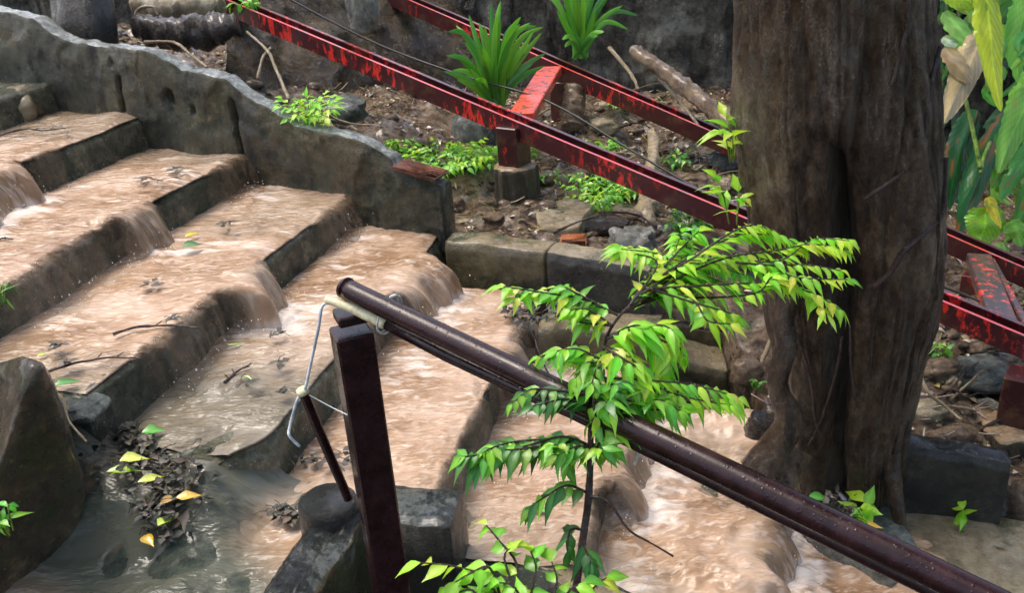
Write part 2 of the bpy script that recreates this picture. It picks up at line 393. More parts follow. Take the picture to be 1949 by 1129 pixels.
# ------------------------------------------------------------------ muddy water over steps and landing
wv, wf, wa, wb, wc = [], [], [], [], []
FALL = {0: [(2.2, 2.9, .6)], 1: [(2.15, 2.85, 1.15), (2.95, 3.1, .2)], 2: [(2.62, 2.86, .9), (2.05, 2.55, .55), (3.30, 3.6, .7)],
        3: [(2.42, 2.68, 1.2), (2.0, 2.4, .55), (3.18, 3.5, .75)], 4: [(2.78, 3.2, 1.2), (2.45, 2.75, .35)],
        5: [(2.5, 3.1, .85), (1.9, 2.4, .25)], 6: [(2.2, 2.62, 1.1), (1.75, 2.1, .3), (2.7, 3.0, .8)], 7: [(1.3, 3.0, 1.1)], 8: [(1.3, 3.0, 1.0)]}
def flow(k, n):
    q = 0
    for a, b, s in FALL[k]: q = max(q, s*sm(a-.07, a+.07, n)*(1-sm(b-.07, b+.07, n)))
    return q*(1+.35*nz((n, k, 0), 9, 2))+.12*nz((n, k*2, 0), 5, 8)
def dry(k, e, n):
    """how far the film has thinned to bare wet concrete"""
    d = 0
    if k == 4: d = sm(2.75, 2.0, n)*.72
    if k == 3: d = sm(2.1, 1.8, n)*.55+.35*sm(.05, .4, nz((e*2, n*1.5, 3), 1, 71))
    if k == 7: d = .4*sm(.05, .3, nz((e*3, n*2.5, 3), 1, 77))
    if k == 6: d = .5*sm(2.1, 1.85, n)
    if k == 1: d = sm(3.1, 3.3, n)*.5
    if k == 2: d = sm(2.1, 1.95, n)*.7+.5*sm(3.25, 3.5, n)
    if k == 5: d = sm(2.0, 1.8, n)*.4
    return d
for k in range(1, 9):
    z = ZK(k); n0, n1 = NNEAR[k]+.02, NFAR[k]; nn = int((n1-n0)/.011)
    LT, LF = 52, 22; off = len(wv)
    for i in range(nn+1):
        n = n0+(n1-n0)*i/nn; en = nose(k, n); eb = nose(k-1, n)-.03; q = flow(k, n); qb = flow(k-1, n)
        rough = 1.0+(1.4 if k >= 7 else 0)
        for j in range(LT+1):
            t = j/LT; e = eb+(en-.005-eb)*t
            P = (e, n, k*.7)
            splash = max(0, qb)*math.exp(-((e-eb-.16)/.13)**2)
            rip = .005*nz((e*14, n*12, k), 1, 1)+.003*nz((e*34, n*26, k), 1, 2)+.007*nz(P, 4, 6)
            h = .020+rip*rough*1.1+splash*(.010+.016*abs(nz(P, 22, 3))+.012*nz(P, 9, 4))
            if k >= 7: h += .022*nz((e*5, n*8, k), 1, 11)+.014*nz((e*11, n*17, k), 1, 12)
            h += .02*max(0, q)*sm(.75, 1.0, t)*abs(nz((e*6, n*16, 2), 1, 5))
            dr = dry(k, e, n); h -= .026*dr*(.8+1.0*nz(P, 7, 21))
            h = h*(1-.85*(1-sm(.05, .35, q))*sm(.90, 1, t))
            h += .008*math.exp(-((NFAR[k]-n)/.1)**2)
            p = EN(e, n, z+h+.004)
            wv.append(p); wa.append(min(1, splash*.5+.25*sm(.0, .5, nz(P, 2.4, 33))+(.10 if k >= 7 else 0)+(.10 if k in (2,) else 0)))
            wb.append(1.0); wc.append(min(1, dr*1.1))
        last = wv[-1]; zl = last[2]
        for j in range(1, LF+1):
            t = j/LF; qq = max(0, q)
            o = -.045*(1-sm(0, .18, q))*sm(0, .12, t)+.012*sm(0, .12, t)+qq*(.02+.085*math.sqrt(t)+.02*t)
            lump = nz((n*15, t*1.4, k), 1, 7)*.020*qq+nz((n*40, t*1.6, k), 1, 9)*.010*qq+nz((n*90, t*2, k), 1, 19)*.004*qq
            zz = zl-(.175)*t**1.15-.004
            if qq > 1: zz += (qq-1)*.06*math.sin(math.pi*min(1, t*1.1))*(.7+.5*nz((n*12, 0, 1), 1, 3)); o += (qq-1)*.10*math.sin(math.pi*t*.8)
            wv.append(EN(en+o+lump, n, zz)); wa.append(min(1, .1+.45*sm(.6, 1, t)*qq)); wb.append(min(1, .05+(.62*qq if qq < .8 else 1.0*qq))); wc.append(.35 if qq < 1 else .08)
    wf += gridf(nn+1, LT+LF+1, off)
# landing film
off = len(wv); NA, NB = 130, 110
for i in range(NA):
    for j in range(NB):
        u, w = i/(NA-1), j/(NB-1); p = land(u, w); n = .75+w*1.12; e = -2.15+u*(lemax(n)+2.15)
        h = -.004+.012*sm(-1.9, -1.2, e)+.010*nz((e*5, n*8, 0), 1, 2)+.006*nz((e*14, n*30, 0), 1, 3)
        wv.append(p*np.array([1, 1, 0])+np.array([0, 0, max(p[2]+.004+.003*nz((e*12, n*30, 1), 1, 8), -1.474+.004*nz((e*9, n*9, 0), 1, 3)+h*.6+.02*sm(-1.15, -.95, e)*sm(1.2, 1.6, n))-.012*sm(.32, .45, nz((e, n, 0), 9, 61))])); wa.append(.15+.3*nz((e, n, 0), 5, 4)); wb.append(1); wc.append(.62+.9*nz((e, n, 0), 3.0, 14)+.4*sm(-1.46, -1.40, landz(e, n))-.5*sm(-1.2, -.95, e)*sm(1.3, 1.7, n)-.5*math.exp(-((e+1.62)**2+(n-1.32)**2)/.012))
wf += gridf(NA, NB, off)
tag(mesh('water', wv, wf, M['water'], attrs={'foam': wa, 'veil': wb, 'shallow': wc}), kind='structure')

# ------------------------------------------------------------------ wall from an outline seen on a vertical plane
def wall(name, A, B, top, zb, thick, mat, parent=None, res=.014, amp=.010, grooves=(), topmat=None, s_ext=None, topamp=.008, cr=.0):
    A = np.array(A, float); B = np.array(B, float); d = B-A; d[2] = 0; L = np.linalg.norm(d); d /= L
    nrm = np.array([d[1], -d[0], 0])                       # towards the camera side
    if np.dot(nrm, -A) < 0: nrm = -nrm
    sz = []
    for q in top:
        P = PP(q[0], q[1], A, nrm); sz.append((float(np.dot(P-A, d)), float(P[2])))
    sz.sort(); ss = [a for a, _ in sz]; zs = [b for _, b in sz]
    s0, s1 = (ss[0], ss[-1]) if s_ext is None else s_ext
    nu = max(6, int((s1-s0)/res)); v = []
    gr = [[(float(np.dot(PP(x, y, A, nrm)-A, d)), float(PP(x, y, A, nrm)[2])) for x, y in g[0]]+[g[1], g[2]] for g in grooves]
    nvv = None
    for i in range(nu+1):
        s = s0+(s1-s0)*i/nu; zt = float(np.interp(s, ss, zs))+topamp*fz((s, 0, 0), 9, 3, 3)
        hgt = zt-zb; nf = max(8, int(1.0/res*.62)) if nvv is None else nvv; nvv = nf
        col = []
        for j in range(nf+1):
            z = zb+hgt*j/nf; P = A+d*s; P = np.array([P[0], P[1], z])
            dd = amp*fz(P, 5, 5, 1)+amp*.5*nz(P, 1.6, 2)+amp*.5*sm(.05, .09, nz(P, 4.2, 31)+.3*nz(P, 13, 4))
            edge = .012*sm(.93, 1, j/nf)
            for g in gr:
                pts, gw, gd = g[:-2], g[-2], g[-1]
                for (a, b) in zip(pts[:-1], pts[1:]):
                    ab = np.array(b)-np.array(a); t = np.clip(np.dot(np.array([s, z])-np.array(a), ab)/(ab@ab+1e-9), 0, 1)
                    dist = np.linalg.norm(np.array([s, z])-np.array(a)-ab*t)+.004*nz(P, 30, 1)
                    if dist < gw: dd -= gd*(1-dist/gw)
            col.append(P+nrm*(dd-edge))
        for j in range(1, 6):
            P = A+d*s-nrm*(thick*j/6); P = np.array([P[0], P[1], zt+.006*math.sin(math.pi*j/6)+.005*fz(P, 14, 3, 5)]); col.append(P)
        P = A+d*s-nrm*thick; col.append(np.array([P[0], P[1], zt-.008])); col.append(np.array([P[0], P[1], zb]))
        v += col
    nv = nvv+1+7; f = gridf(nu+1, nv)
    f.append(tuple(range(nv))); f.append(tuple(nu*nv+j for j in range(nv))[::-1])
    o = mesh(name, v, f, mat, parent)
    if topmat:
        o.data.materials.append(topmat); mi = [0]*len(f)
        for q in range(len(f)-2):
            if nvv <= q % (nv-1) <= nvv+5: mi[q] = 1
        o.data.polygons.foreach_set('material_index', mi)
    return o, A, d, nrm

WA = PZ(240, 224, -.84); WB = PZ(845, 462, -1.33)
wtop = [(-120, 2), (0, 22), (60, 35), (95, 62), (140, 84), (235, 92), (290, 104), (345, 134), (425, 150), (458, 182), (535, 222), (562, 242), (640, 256), (700, 278), (742, 303), (747, 318), (752, 324), (790, 336), (832, 350), (838, 354)]
o, _, WD, WN = wall('garden_wall', WA, WB, wtop, -1.75, .10, M['wallc'], grooves=[
    ([(226, 148), (232, 180), (238, 222)], .016, .15), ([(440, 195), (452, 250), (462, 300), (474, 362)], .016, .15),
    ([(318, 182), (320, 190)], .03, .09), ([(364, 206), (366, 212)], .018, .04), ([(210, 118), (212, 122)], .018, .03), ([(322, 205), (326, 212)], .016, .03)],
    topmat=M['walltop'], amp=.014, res=.009, topamp=.014)
tag(o, 'long mossy concrete wall with a wavy sloping top beside the steps', 'wall')

mb = MB(); a_, b_ = PP(750, 322, WA, WN), PP(832, 345, WA, WN); dd_ = norm(b_-a_); boxm(mb, (a_+b_)/2-WN*.04+np.array([0, 0, .012]), (dd_, np.cross(dd_, WN), WN), (np.linalg.norm(b_-a_)*.52, .008, .065), .003)
tag(mb.build('wood_plank', M['plank']), 'thin reddish brown plank lying on the low end of the mossy wall', 'plank')
# low curb walls that edge the terrace beyond the end of the mossy wall
CA = PZ(838, 548, -1.50); CB = PZ(1180, 590, -1.50)
o, *_ = wall('curb_wall', CA, CB, [(846, 462), (900, 466), (1036, 484)], -1.8, .16, M['olive'], topmat=M['tan'], amp=.006)
tag(o, 'low olive brown curb with pale top at the end of the mossy wall', 'curb')
o, *_ = wall('curb_wall', CA-NV*.03, CB-NV*.03, [(1040, 484), (1150, 502), (1240, 520)], -1.8, .15, M['darkc'], topmat=M['tan'], amp=.006)
tag(o, 'short black curb continuing from the olive brown curb to the pitted rock', 'curb')
KA = PZ(1010, 690, -1.62); KB = PZ(1260, 700, -1.62)
o, *_ = wall('curb_wall', KA, KB, [(1018, 640), (1060, 628), (1150, 634), (1255, 640)], -2.0, .2, M['olive'], topmat=M['tan'], amp=.012)
tag(o, 'olive curb behind the sapling, below the pitted rock', 'curb')
SA = PZ(1235, 800, -1.84); SB = PZ(1400, 800, -1.84)
stp = empty('side_steps', SA, 'three small brown stone side steps beside the tree trunk', 'steps')
for (ya, yb, back, mt, x1) in ((620, 650, .42, 'greyc', 1392), (690, 700, .22, 'tan', 1385), (778, 790, .0, 'olive', 1388)):
    A_ = SA+np.array([0, back, 0]); B_ = SB+np.array([0, back, 0])
    o, *_ = wall('step', A_, B_, [(1225, ya-6), (1300, ya), (x1, ya+18)], -2.2, .34, M['olive'], stp, topmat=M[mt], amp=.012)
BA = PZ(1700, 960, -1.90); BB = PZ(1928, 985, -1.90)
o, *_ = wall('concrete_block', BA, BB, [(1690, 846), (1780, 862), (1925, 886)], -2.1, .10, M['darkc'], topmat=M['greyc'], amp=.004)
tag(o, 'black wet concrete block behind the ledge, beside the tree roots', 'block')

# dark wall at the back
o, *_ = wall('retaining_wall', PZ(430, 190, -1.0)+np.array([0, 1.15, 0]), PZ(1440, 215, -1.30)+np.array([0, .5, 0]),
             [(-400, -150), (440, -60), (1400, -70), (2600, -70)], -2.2, .4, M['backwall'], amp=.05, res=.03, topamp=.03)
tag(o, 'tall black rain streaked retaining wall behind the red rails', 'wall')

# ------------------------------------------------------------------ soil terrace and ground
CP = [(-100, -60, -.45), (100, 20, -.60), (200, 60, -.68), (300, 100, -.74), (430, 145, -.84), (470, 60, -.72), (540, 215, -.95), (640, 252, -1.04), (745, 298, -1.16), (720, 235, -1.06),
      (560, 120, -.9), (860, 430, -1.35), (1000, 470, -1.36), (1130, 480, -1.37), (985, 385, -1.33), (860, 330, -1.24), (1150, 380, -1.36), (1100, 230, -1.2), (1000, 250, -1.22),
      (1240, 300, -1.34), (1300, 180, -1.25), (1400, 260, -1.36), (1340, 430, -1.42), (1250, 520, -1.45), (1350, 570, -1.52), (1450, 640, -1.62), (1440, 760, -1.76), (1400, 850, -1.82),
      (1560, 940, -1.84), (1640, 980, -1.86), (1740, 840, -1.80), (1780, 700, -1.74), (1860, 640, -1.76), (1900, 780, -1.84), (1949, 870, -1.9), (1860, 480, -1.82), (1920, 380, -1.85), (1850, 250, -1.8), (1840, 540, -1.80), (1930, 560, -1.86), (2100, 700, -1.9)]
CPW = np.array([PZ(*c) for c in CP])
def tz(x, y):
    d2 = (CPW[:, 0]-x)**2+(CPW[:, 1]-y)**2+.004; w = 1/d2**1.6
    return float((w*CPW[:, 2]).sum()/w.sum())
def tpt(x, y):
    z = tz(x, y); P = (x, y, 0)
    z += .045*nz(P, 3.1, 5)+.030*fz(P, 7, 5, 2)*1.0+.05*max(0, nz(P, 9, 7)-.1)+.02*max(0, nz(P, 22, 7))
    return z
SA0 = PZ(1200, 800, -1.84); SB0 = PZ(1400, 800, -1.84)
CUR = (PZ(850, 462, -1.33), SA0+np.array([0, .42, 0]), SB0+np.array([0.05, .42, 0]), PZ(1480, 900, -1.88), PZ(1580, 930, -1.9), PZ(1690, 960, -1.90)+np.array([0, .06, 0]), PZ(1928, 985, -1.90)+np.array([0, .06, 0]), PZ(2200, 1030, -1.9))
def in_terrace(x, y):
    # plan test: beyond the wavy wall, the curbs and the tree line
    P = np.array([x, y, 0]); s = np.dot(P-WA, WD)
    if s < np.dot(WB-WA, WD)+.02: return np.dot(P-WA, WN) < -.05
    xs = [c[0] for c in CUR]; ys = [c[1] for c in CUR]
    return y > float(np.interp(x, xs, ys))+.02
NX, NY = 330, 210; X0, X1, Y0, Y1 = -3.6, 3.6, 2.2, 7.2
tv = []; keep = []
for i in range(NX):
    for j in range(NY):
        x = X0+(X1-X0)*i/(NX-1); y = Y0+(Y1-Y0)*j/(NY-1); tv.append((x, y, tpt(x, y))); keep.append(in_terrace(x, y))
tf = [q for q in gridf(NX, NY) if any(keep[a] for a in q)]
tv = [(a, b_, c) if k_ else (a, b_, c-.5) for (a, b_, c), k_ in zip(tv, keep)]
tag(mesh('terrain', tv, tf, M['soil']), kind='structure')
def hit(px, py, off=0.0):
    q = ray(px, py); t = 1.5
    while t < 8:
        P = q*t
        if P[2] < tpt(P[0], P[1])+off: return P
        t += .01
    return q*5
# the low ground under and around everything
gv = [(-60+120*i/60, -60+120*j/60, -2.72+.05*nz((i, j, 0), .37, 1)) for i in range(61) for j in range(61)]
_wy = max(PZ(430, 190, -1.0)[1]+1.15, PZ(1440, 215, -1.30)[1]+.5)+.9
uv = [np.array([-30+60*i/40, _wy+40*j/30+.0, -.62+.15*nz((i, j, 2), .4, 4)]) for i in range(41) for j in range(31)]
tag(mesh('upper_ground', uv, gridf(41, 31), M['bank']), kind='structure')
tag(mesh('ground', gv, gridf(61, 61), M['bank']), kind='structure')

# ledge in the lower right corner
def prism(name, outline, z, depth, mat, parent=None, amp=.012, res=.02, label=None, cat=None, bulge=.0):
    """slab with the given top outline (plan points), rounded edge, rough top"""
    P = [np.array(p, float) for p in outline]; c = sum(P)/len(P)
    dense = []
    for a, b in zip(P, P[1:]+P[:1]):
        m = max(2, int(np.linalg.norm(b-a)/res)); dense += [a+(b-a)*i/m for i in range(m)]
    dense = [p+(p-c)/np.linalg.norm(p-c)*.012*fz(p, 6, 3, 4) for p in dense]
    rings = [(t, 0) for t in np.linspace(.02, .95, 14)]+[(.985, -.004), (1.0, -.016), (1.005, -.04)]+[(1.01+bulge*math.sin(math.pi*i/8), -.04-depth*i/8) for i in range(1, 9)]
    v = []
    for p in dense:
        for t, dz in rings:
            q = c+(p-c)*t; q = np.array([q[0], q[1], z+dz+p[2]*0])
            q = q+np.array([0, 0, amp*fz(q, 5, 5, 2)+amp*.8*nz(q, 2, 7)])
            if dz < -.01: q = q+(p-c)/np.linalg.norm(p-c)*amp*fz(q, 9, 4, 8)
            v.append(q)
    f = gridf(len(dense), len(rings), 0, True); f.append(tuple(i*len(rings) for i in range(len(dense))))
    o = mesh(name, v, f, mat, parent)
    if label: tag(o, label, cat)
    return o
def pz(l, z): return [PZ(x, y, z) for x, y in l]
prism('stone_ledge', pz([(1690, 960), (1830, 968), (1960, 990), (2100, 1020), (2150, 1140), (1950, 1160), (1830, 1090), (1740, 1040)], -1.93), -1.93, .5, M['tan'], label='broad sandy stone ledge under the black concrete block', cat='ledge')
prism('stone_ledge', pz([(1700, 1095), (1830, 1095), (1960, 1140), (2100, 1260), (1900, 1300), (1740, 1180)], -2.02), -2.02, .5, M['tan'], label='lower cracked stone ledge beside the flood water at the end of the handrail', cat='ledge')
prism('root_pad', pz([(1385, 870), (1440, 850), (1560, 920), (1690, 960), (1760, 1060), (1700, 1090), (1600, 1040), (1440, 950)], -1.88), -1.88, .4, M['rock'], label='grey wet stone pad under the roots of the big tree', cat='stone pad')
prism('mossy_slab', pz([(1360, 818), (1430, 838), (1445, 880), (1420, 892), (1365, 858)], -1.80), -1.80, .3, M['tan'], label='small mossy tan slab between side steps and tree root', cat='slab')

# ------------------------------------------------------------------ near side walls
def ortho(name, A, B, w, ztA, ztB, zb, mat, topmat=None, amp=.015, groove=False, parent=None):
    """low wall between plan points, width w, sloping top"""
    A = np.array(A, float); B = np.array(B, float); d = B-A; d[2] = 0; L = np.linalg.norm(d); d /= L; s_ = np.array([-d[1], d[0], 0])
    nu = int(L/.012)+2; prof = []
    ns = 14
    v = []
    for i in range(nu):
        s = L*i/(nu-1); zt = ztA+(ztB-ztA)*i/(nu-1); P0 = A+d*s
        row = []
        for j in range(12): row.append((-w/2, zb+(zt-.01-zb)*j/11))
        for j in range(ns+1):
            t = -1+2*j/ns; dz = -.012*t**6
            if groove: dz -= .018*math.exp(-((t-.1)/.10)**2)
            row.append((t*w/2*.985, zt+dz))
        for j in range(12): row.append((w/2, zt-.01-(zt-.01-zb)*j/11))
        for (a, z) in row:
            P = P0+s_*a; P = np.array([P[0], P[1], z]); dd = amp*fz(P, 9, 4, 3)
            if abs(a) >= w/2*.99: P = P+s_*math.copysign(dd, a)
            else: P = P+np.array([0, 0, dd])
            v.append(P)
    nv = len(v)//nu; f = gridf(nu, nv); f.append(tuple(range(nv))); f.append(tuple((nu-1)*nv+j for j in range(nv))[::-1])
    o = mesh(name, v, f, mat, parent)
    if topmat:
        o.data.materials.append(topmat); mi = [0]*len(f)
        for q in range(len(f)-2):
            if 11 <= q % (nv-1) <= 11+ns: mi[q] = 1
        o.data.polygons.foreach_set('material_index', mi)
    return o
o = ortho('parapet_wall', PZ(655, 965, -1.36), PZ(505, 1190, -1.36), .115, -1.36, -1.36, -2.7, M['leftp'], M['greyc'], groove=True)
tag(o, 'low parapet with a grooved wet grey top running from the round stub', 'wall')
o = ortho('edge_curb', PZ(690, 950, -1.42), PZ(868, 958, -1.42), .15, -1.42, -1.43, -2.7, M['darkc'], M['greyc'])
tag(o, 'short black edge curb with grainy grey top behind the dark handrail post', 'curb')
o = ortho('edge_curb', PZ(862, 985, -1.635), PZ(1230, 1160, -1.635), .07, -1.62, -1.64, -2.7, M['darkc'], M['tan'])
tag(o, 'thin pale topped curb along the open edge of the steps above the dark gap', 'curb')
# round stub
cst = PZ(622, 948, -1.32); mb = MB(); v = []
R_ = [(.0, 0), (.04, .001), (.060, .0), (.067, -.006), (.070, -.02), (.072, -.06), (.075, -.25)]
for i in range(40):
    th = 2*math.pi*i/40
    for r, dz in R_: P = cst+np.array([math.cos(th)*r*1.05, math.sin(th)*r, dz]); v.append(P+np.array([0, 0, .006*fz(P, 22, 4, 1)]))
mb.add(v, gridf(40, len(R_), 0, True)); o = mb.build('round_stub', M['darkc'])
tag(o, 'round black concrete stub at the end of the grooved parapet', 'stub')
# leaning pier at the lower left
out = [(-260, 640), (-60, 664), (44, 668), (82, 684), (98, 706), (124, 756), (144, 806), (166, 858), (182, 902), (190, 948), (182, 1000), (166, 1050), (148, 1100), (128, 1180), (-260, 1260)]
PIER = norm(ray(20, 940)); D0 = 2.02; ctr = np.array([-60, 950]); nr = 26; v = []
dn = []
for a, b in zip(out, out[1:]+out[:1]):
    m = max(2, int(math.hypot(b[0]-a[0], b[1]-a[1])/14)); dn += [(a[0]+(b[0]-a[0])*i/m, a[1]+(b[1]-a[1])*i/m) for i in range(m)]
rg = [(t, 0) for t in np.linspace(.05, .93, nr)]+[(.97, .012), (1.0, .04)]+[(1.0, .04+.5*i/10) for i in range(1, 11)]
for (x, y) in dn:
    for t, dp in rg:
        q = ctr+(np.array([x, y])-ctr)*t; P = PD(q[0], q[1], D0)
        P = P+PIER*dp+PIER*(.008*nz(P, 5, 2)+.009*fz(P, 14, 5, 4)+.0016*max(0, q[0]-66+(q[1]-690)*.34)+.0024*max(0, 66-(q[1]-690)*.34-q[0]))+.008*np.array([fz(P, 8, 3, 2), 0, fz(P, 8, 3, 3)])
        v.append(P)
f = gridf(len(dn), len(rg), 0, True); f.append(tuple(i*len(rg) for i in range(len(dn))))
tag(mesh('leaning_pier', v, f, M['leftp']), 'leaning brown and green stained pier beside the puddled landing', 'pier')

# ------------------------------------------------------------------ rocks
def rock(c, r, mat, label, name='rock', sq=(1, 1, 1), seed=0, rough=.25, rot=0.0, cat='rock', group=None):
    import bmesh
    bm = bmesh.new(); bmesh.ops.create_icosphere(bm, subdivisions=4, radius=1)
    cr_, sr_ = math.cos(rot), math.sin(rot)
    for vv in bm.verts:
        p = np.array(vv.co); d = 1+rough*nz(p, 1.3, seed)+rough*.5*nz(p, 3, seed+1)+rough*.15*fz(p, 8, 3, seed)
        q = np.sign(p)*np.abs(p)**.8*d*np.array(sq)*r; vv.co = (c[0]+q[0]*cr_-q[1]*sr_, c[1]+q[0]*sr_+q[1]*cr_, c[2]+q[2])
    me = bpy.data.meshes.new(name); bm.to_mesh(me); bm.free(); me.polygons.foreach_set('use_smooth', [True]*len(me.polygons)); me.materials.append(mat)
    o = bpy.data.objects.new(name, me); C.objects.link(o); return tag(o, label, cat, group)
def rk(px, py, r, mat, label, sq=(1, 1, .7), seed=0, up=.3, **k): return rock(hit(px, py)+np.array([0, .0, r*up*sq[2]]), r, M[mat], label, sq=sq, seed=seed, **k)
rk(905, 265, .13, 'rock', 'smooth blue grey boulder behind the red post', (1, .8, .9), 1)
rock(PD(640, 208, 4.5), .13, M['rock'], 'shiny wet boulder beside the bright green bush', sq=(1.25, .7, .5), seed=2, rot=-.3)
rk(1130, 440, .11, 'woodd', 'dark flat slab of rotten wood over the orange brick', (1.5, .5, .35), 3, name='wood_slab', cat='wood')
rk(1205, 482, .11, 'rockl', 'pale pitted rock at the end of the black curb', (.9, .8, .8), 4, rough=.45)
rk(1190, 545, .10, 'rock', 'blue grey rock just below the pale pitted rock', (1.1, .8, .7), 5, rough=.4)
rk(1150, 245, .09, 'tan', 'flat mossy block behind the wire near the far rail', (1, .8, .5), 6)
rk(1195, 330, .07, 'rockb', 'brown rounded stone between the two red rails', (1, .8, .7), 7)
rk(1100, 300, .07, 'rockb', 'small brown stone beside the round footing', (1, .8, .7), 8)
rk(925, 395, .05, 'rockb', 'brown stone at the foot of the round footing', (1, .8, .8), 9)
rk(1345, 160, .10, 'rock', 'dark angular rock near the plank by the tree', (1, .8, .9), 10)
rk(1255, 105, .08, 'rockl', 'whitish rock at the foot of the black retaining wall', (.8, .6, 1.1), 11)
rk(1375, 310, .08, 'rock', 'grey wet stone under the far rail by the tree', (1, .8, .6), 12)
rk(1320, 350, .06, 'rockb', 'reddish brown stone between wire and near rail', (1.2, .8, .6), 13)
rk(1235, 395, .05, 'tan', 'sandy stone beside the pale root', (1, .8, .7), 14)
rk(1870, 720, .12, 'rock', 'flat pale blue wet rock beside the end post', (.9, .9, .4), 15)
rk(1760, 790, .07, 'tan', 'orange brown stone behind the black block', (1.2, .8, .6), 16)
rk(1820, 830, .05, 'rockb', 'small reddish stone beside the square end footing', (1.2, .8, .6), 17)
rk(1455, 830, .07, 'woodd', 'dark lump of soil and roots under the tree root', (1, .8, 1), 18)
rk(1420, 715, .06, 'rockb', 'purple brown stone beside the side steps', (1, .8, .9), 19)
rk(870, 392, .035, 'rockb', 'small round brown stone at the end of the mossy wall', (1, .8, .9), 20)
rk(690, 25, .12, 'rockl', 'pale streaked stone set in the black retaining wall', (.7, .4, 1.3), 21)
rk(220, 68, .06, 'rockl', 'whitish rough stone next to the big dark stump', (1.2, .7, .6), 22)
rock(PZ(128, 778, -1.19), .085, M['rock'], 'grey wet slab stone at the near end of the brown tread', sq=(1.2, .9, .35), seed=31, name='rock')
rock(PZ(1215, 1118, -1.99), .10, M['leftp'], 'brown rock breaking the flood water near the sapling stem', sq=(1.5, .8, .55), seed=33, name='rock')
rock(PZ(30, 215, -.80), .16, M['tan'], 'olive boulder at the top of the steps against the wall', sq=(.9, .8, .75), seed=34, name='rock', rough=.4)
rock(PZ(400, 905, -1.47), .075, M['rock'], 'shiny dark lump of concrete beside the leaf heap', sq=(1.4, .8, .45), seed=35, name='rock')
rock(PZ(240, 900, -1.46), .09, M['rock'], 'wet grey hump on the landing beside the pier', sq=(1.2, 1, .35), seed=36, name='rock')

rl = random.Random(77); LOOSE = []
def where(px, py):
    if px > 1700: return 'on the ground past the trunk'
    if px < 960: return 'by the end of the mossy wall'
    y1 = 230+(px-960)*.425; y2 = 130+(px-1060)*.44
    return 'above the far rail' if py < y2 else 'between the two rails' if py < y1 else 'below the near rail'
ORD = ['first', 'second', 'third', 'fourth', 'fifth', 'sixth', 'seventh', 'eighth', 'ninth', 'tenth', 'eleventh', 'twelfth']
MC = {'rockl': 'pale', 'rock': 'blue grey', 'rockb': 'brown', 'tan': 'sandy', 'olive': 'olive', 'twigl': 'pale', 'wood': 'brown', 'twig': 'black'}
def name_loose():
    keys = {}
    for px, o, kind, mk, w in LOOSE: keys.setdefault((kind, mk, w), []).append((px, o))
    for (kind, mk, w), l in keys.items():
        l.sort(key=lambda t: t[0])
        for i, (px, o) in enumerate(l):
            o['label'] = f'loose {MC[mk]} {kind} {w}'+('' if len(l) == 1 else f', {ORD[i]} from the left')
for i in range(46):
    px, py = rl.uniform(1040, 1400), rl.uniform(130, 430)
    if i > 33: px, py = rl.uniform(1745, 1890), rl.uniform(660, 840)
    if i > 42: px, py = rl.uniform(850, 940), rl.uniform(370, 440)
    R_ = rl.uniform(.02, .055); P = hit(px, py)
    mk_ = rl.choice(('rockl', 'rock', 'rockb', 'tan', 'rockb', 'olive'))
    o = rock(P+np.array([0, 0, R_*.15]), R_, M[mk_], 'loose wet stone half sunk in the muddy slope around the red track', name='loose_stone', sq=(rl.uniform(.9, 1.5), rl.uniform(.7, 1), rl.uniform(.4, .8)), seed=100+i, rough=.4, rot=rl.uniform(0, 6), cat='stone', group='loose stones on the muddy slope'); LOOSE.append((px, o, 'stone', mk_, where(px, py)))
for i in range(34):
    px, py = rl.uniform(1020, 1410), rl.uniform(120, 450)
    if i > 26: px, py = rl.uniform(1740, 1880), rl.uniform(640, 840)
    P = hit(px, py); a_ = rl.uniform(-.9, .9); L_ = rl.uniform(.12, .38); mb = MB()
    pts = [P+np.array([math.cos(a_)*L_*t, math.sin(a_)*L_*t, .015+.06*t*rl.random()+.03*math.sin(3*t)]) for t in (0, .35, .7, 1)]
    tube(mb, spline(pts, 14), [rl.uniform(.004, .010), .002], 6, wob=.5)
    mk_ = rl.choice(('twigl', 'wood', 'twig')); o = mb.build('stick', M[mk_]); LOOSE.append((px, o, 'stick', mk_, where(px, py)))
    tag(o, 'loose stick lying on the muddy slope around the red track', 'stick', 'loose sticks on the muddy slope')
name_loose()
# brick
mb = MB(); P = hit(1092, 468)+np.array([0, 0, .02]); boxm(mb, P, (np.array([1, -.1, 0]), np.array([.1, 1, 0]), np.array([0, 0, 1])), (.055, .04, .022), .006)
tag(mb.build('brick', M['brick']), 'broken orange brick under the dark wood slab', 'brick')
# tan slab near the brick
prism('flat_slab', [hit(x, y) for x, y in [(1010, 395), (1085, 392), (1130, 425), (1100, 455), (1030, 440)]], hit(1060, 425)[2]+.035, .05, M['tan'], label='flat mossy slab between the round footing and the brick', cat='slab')

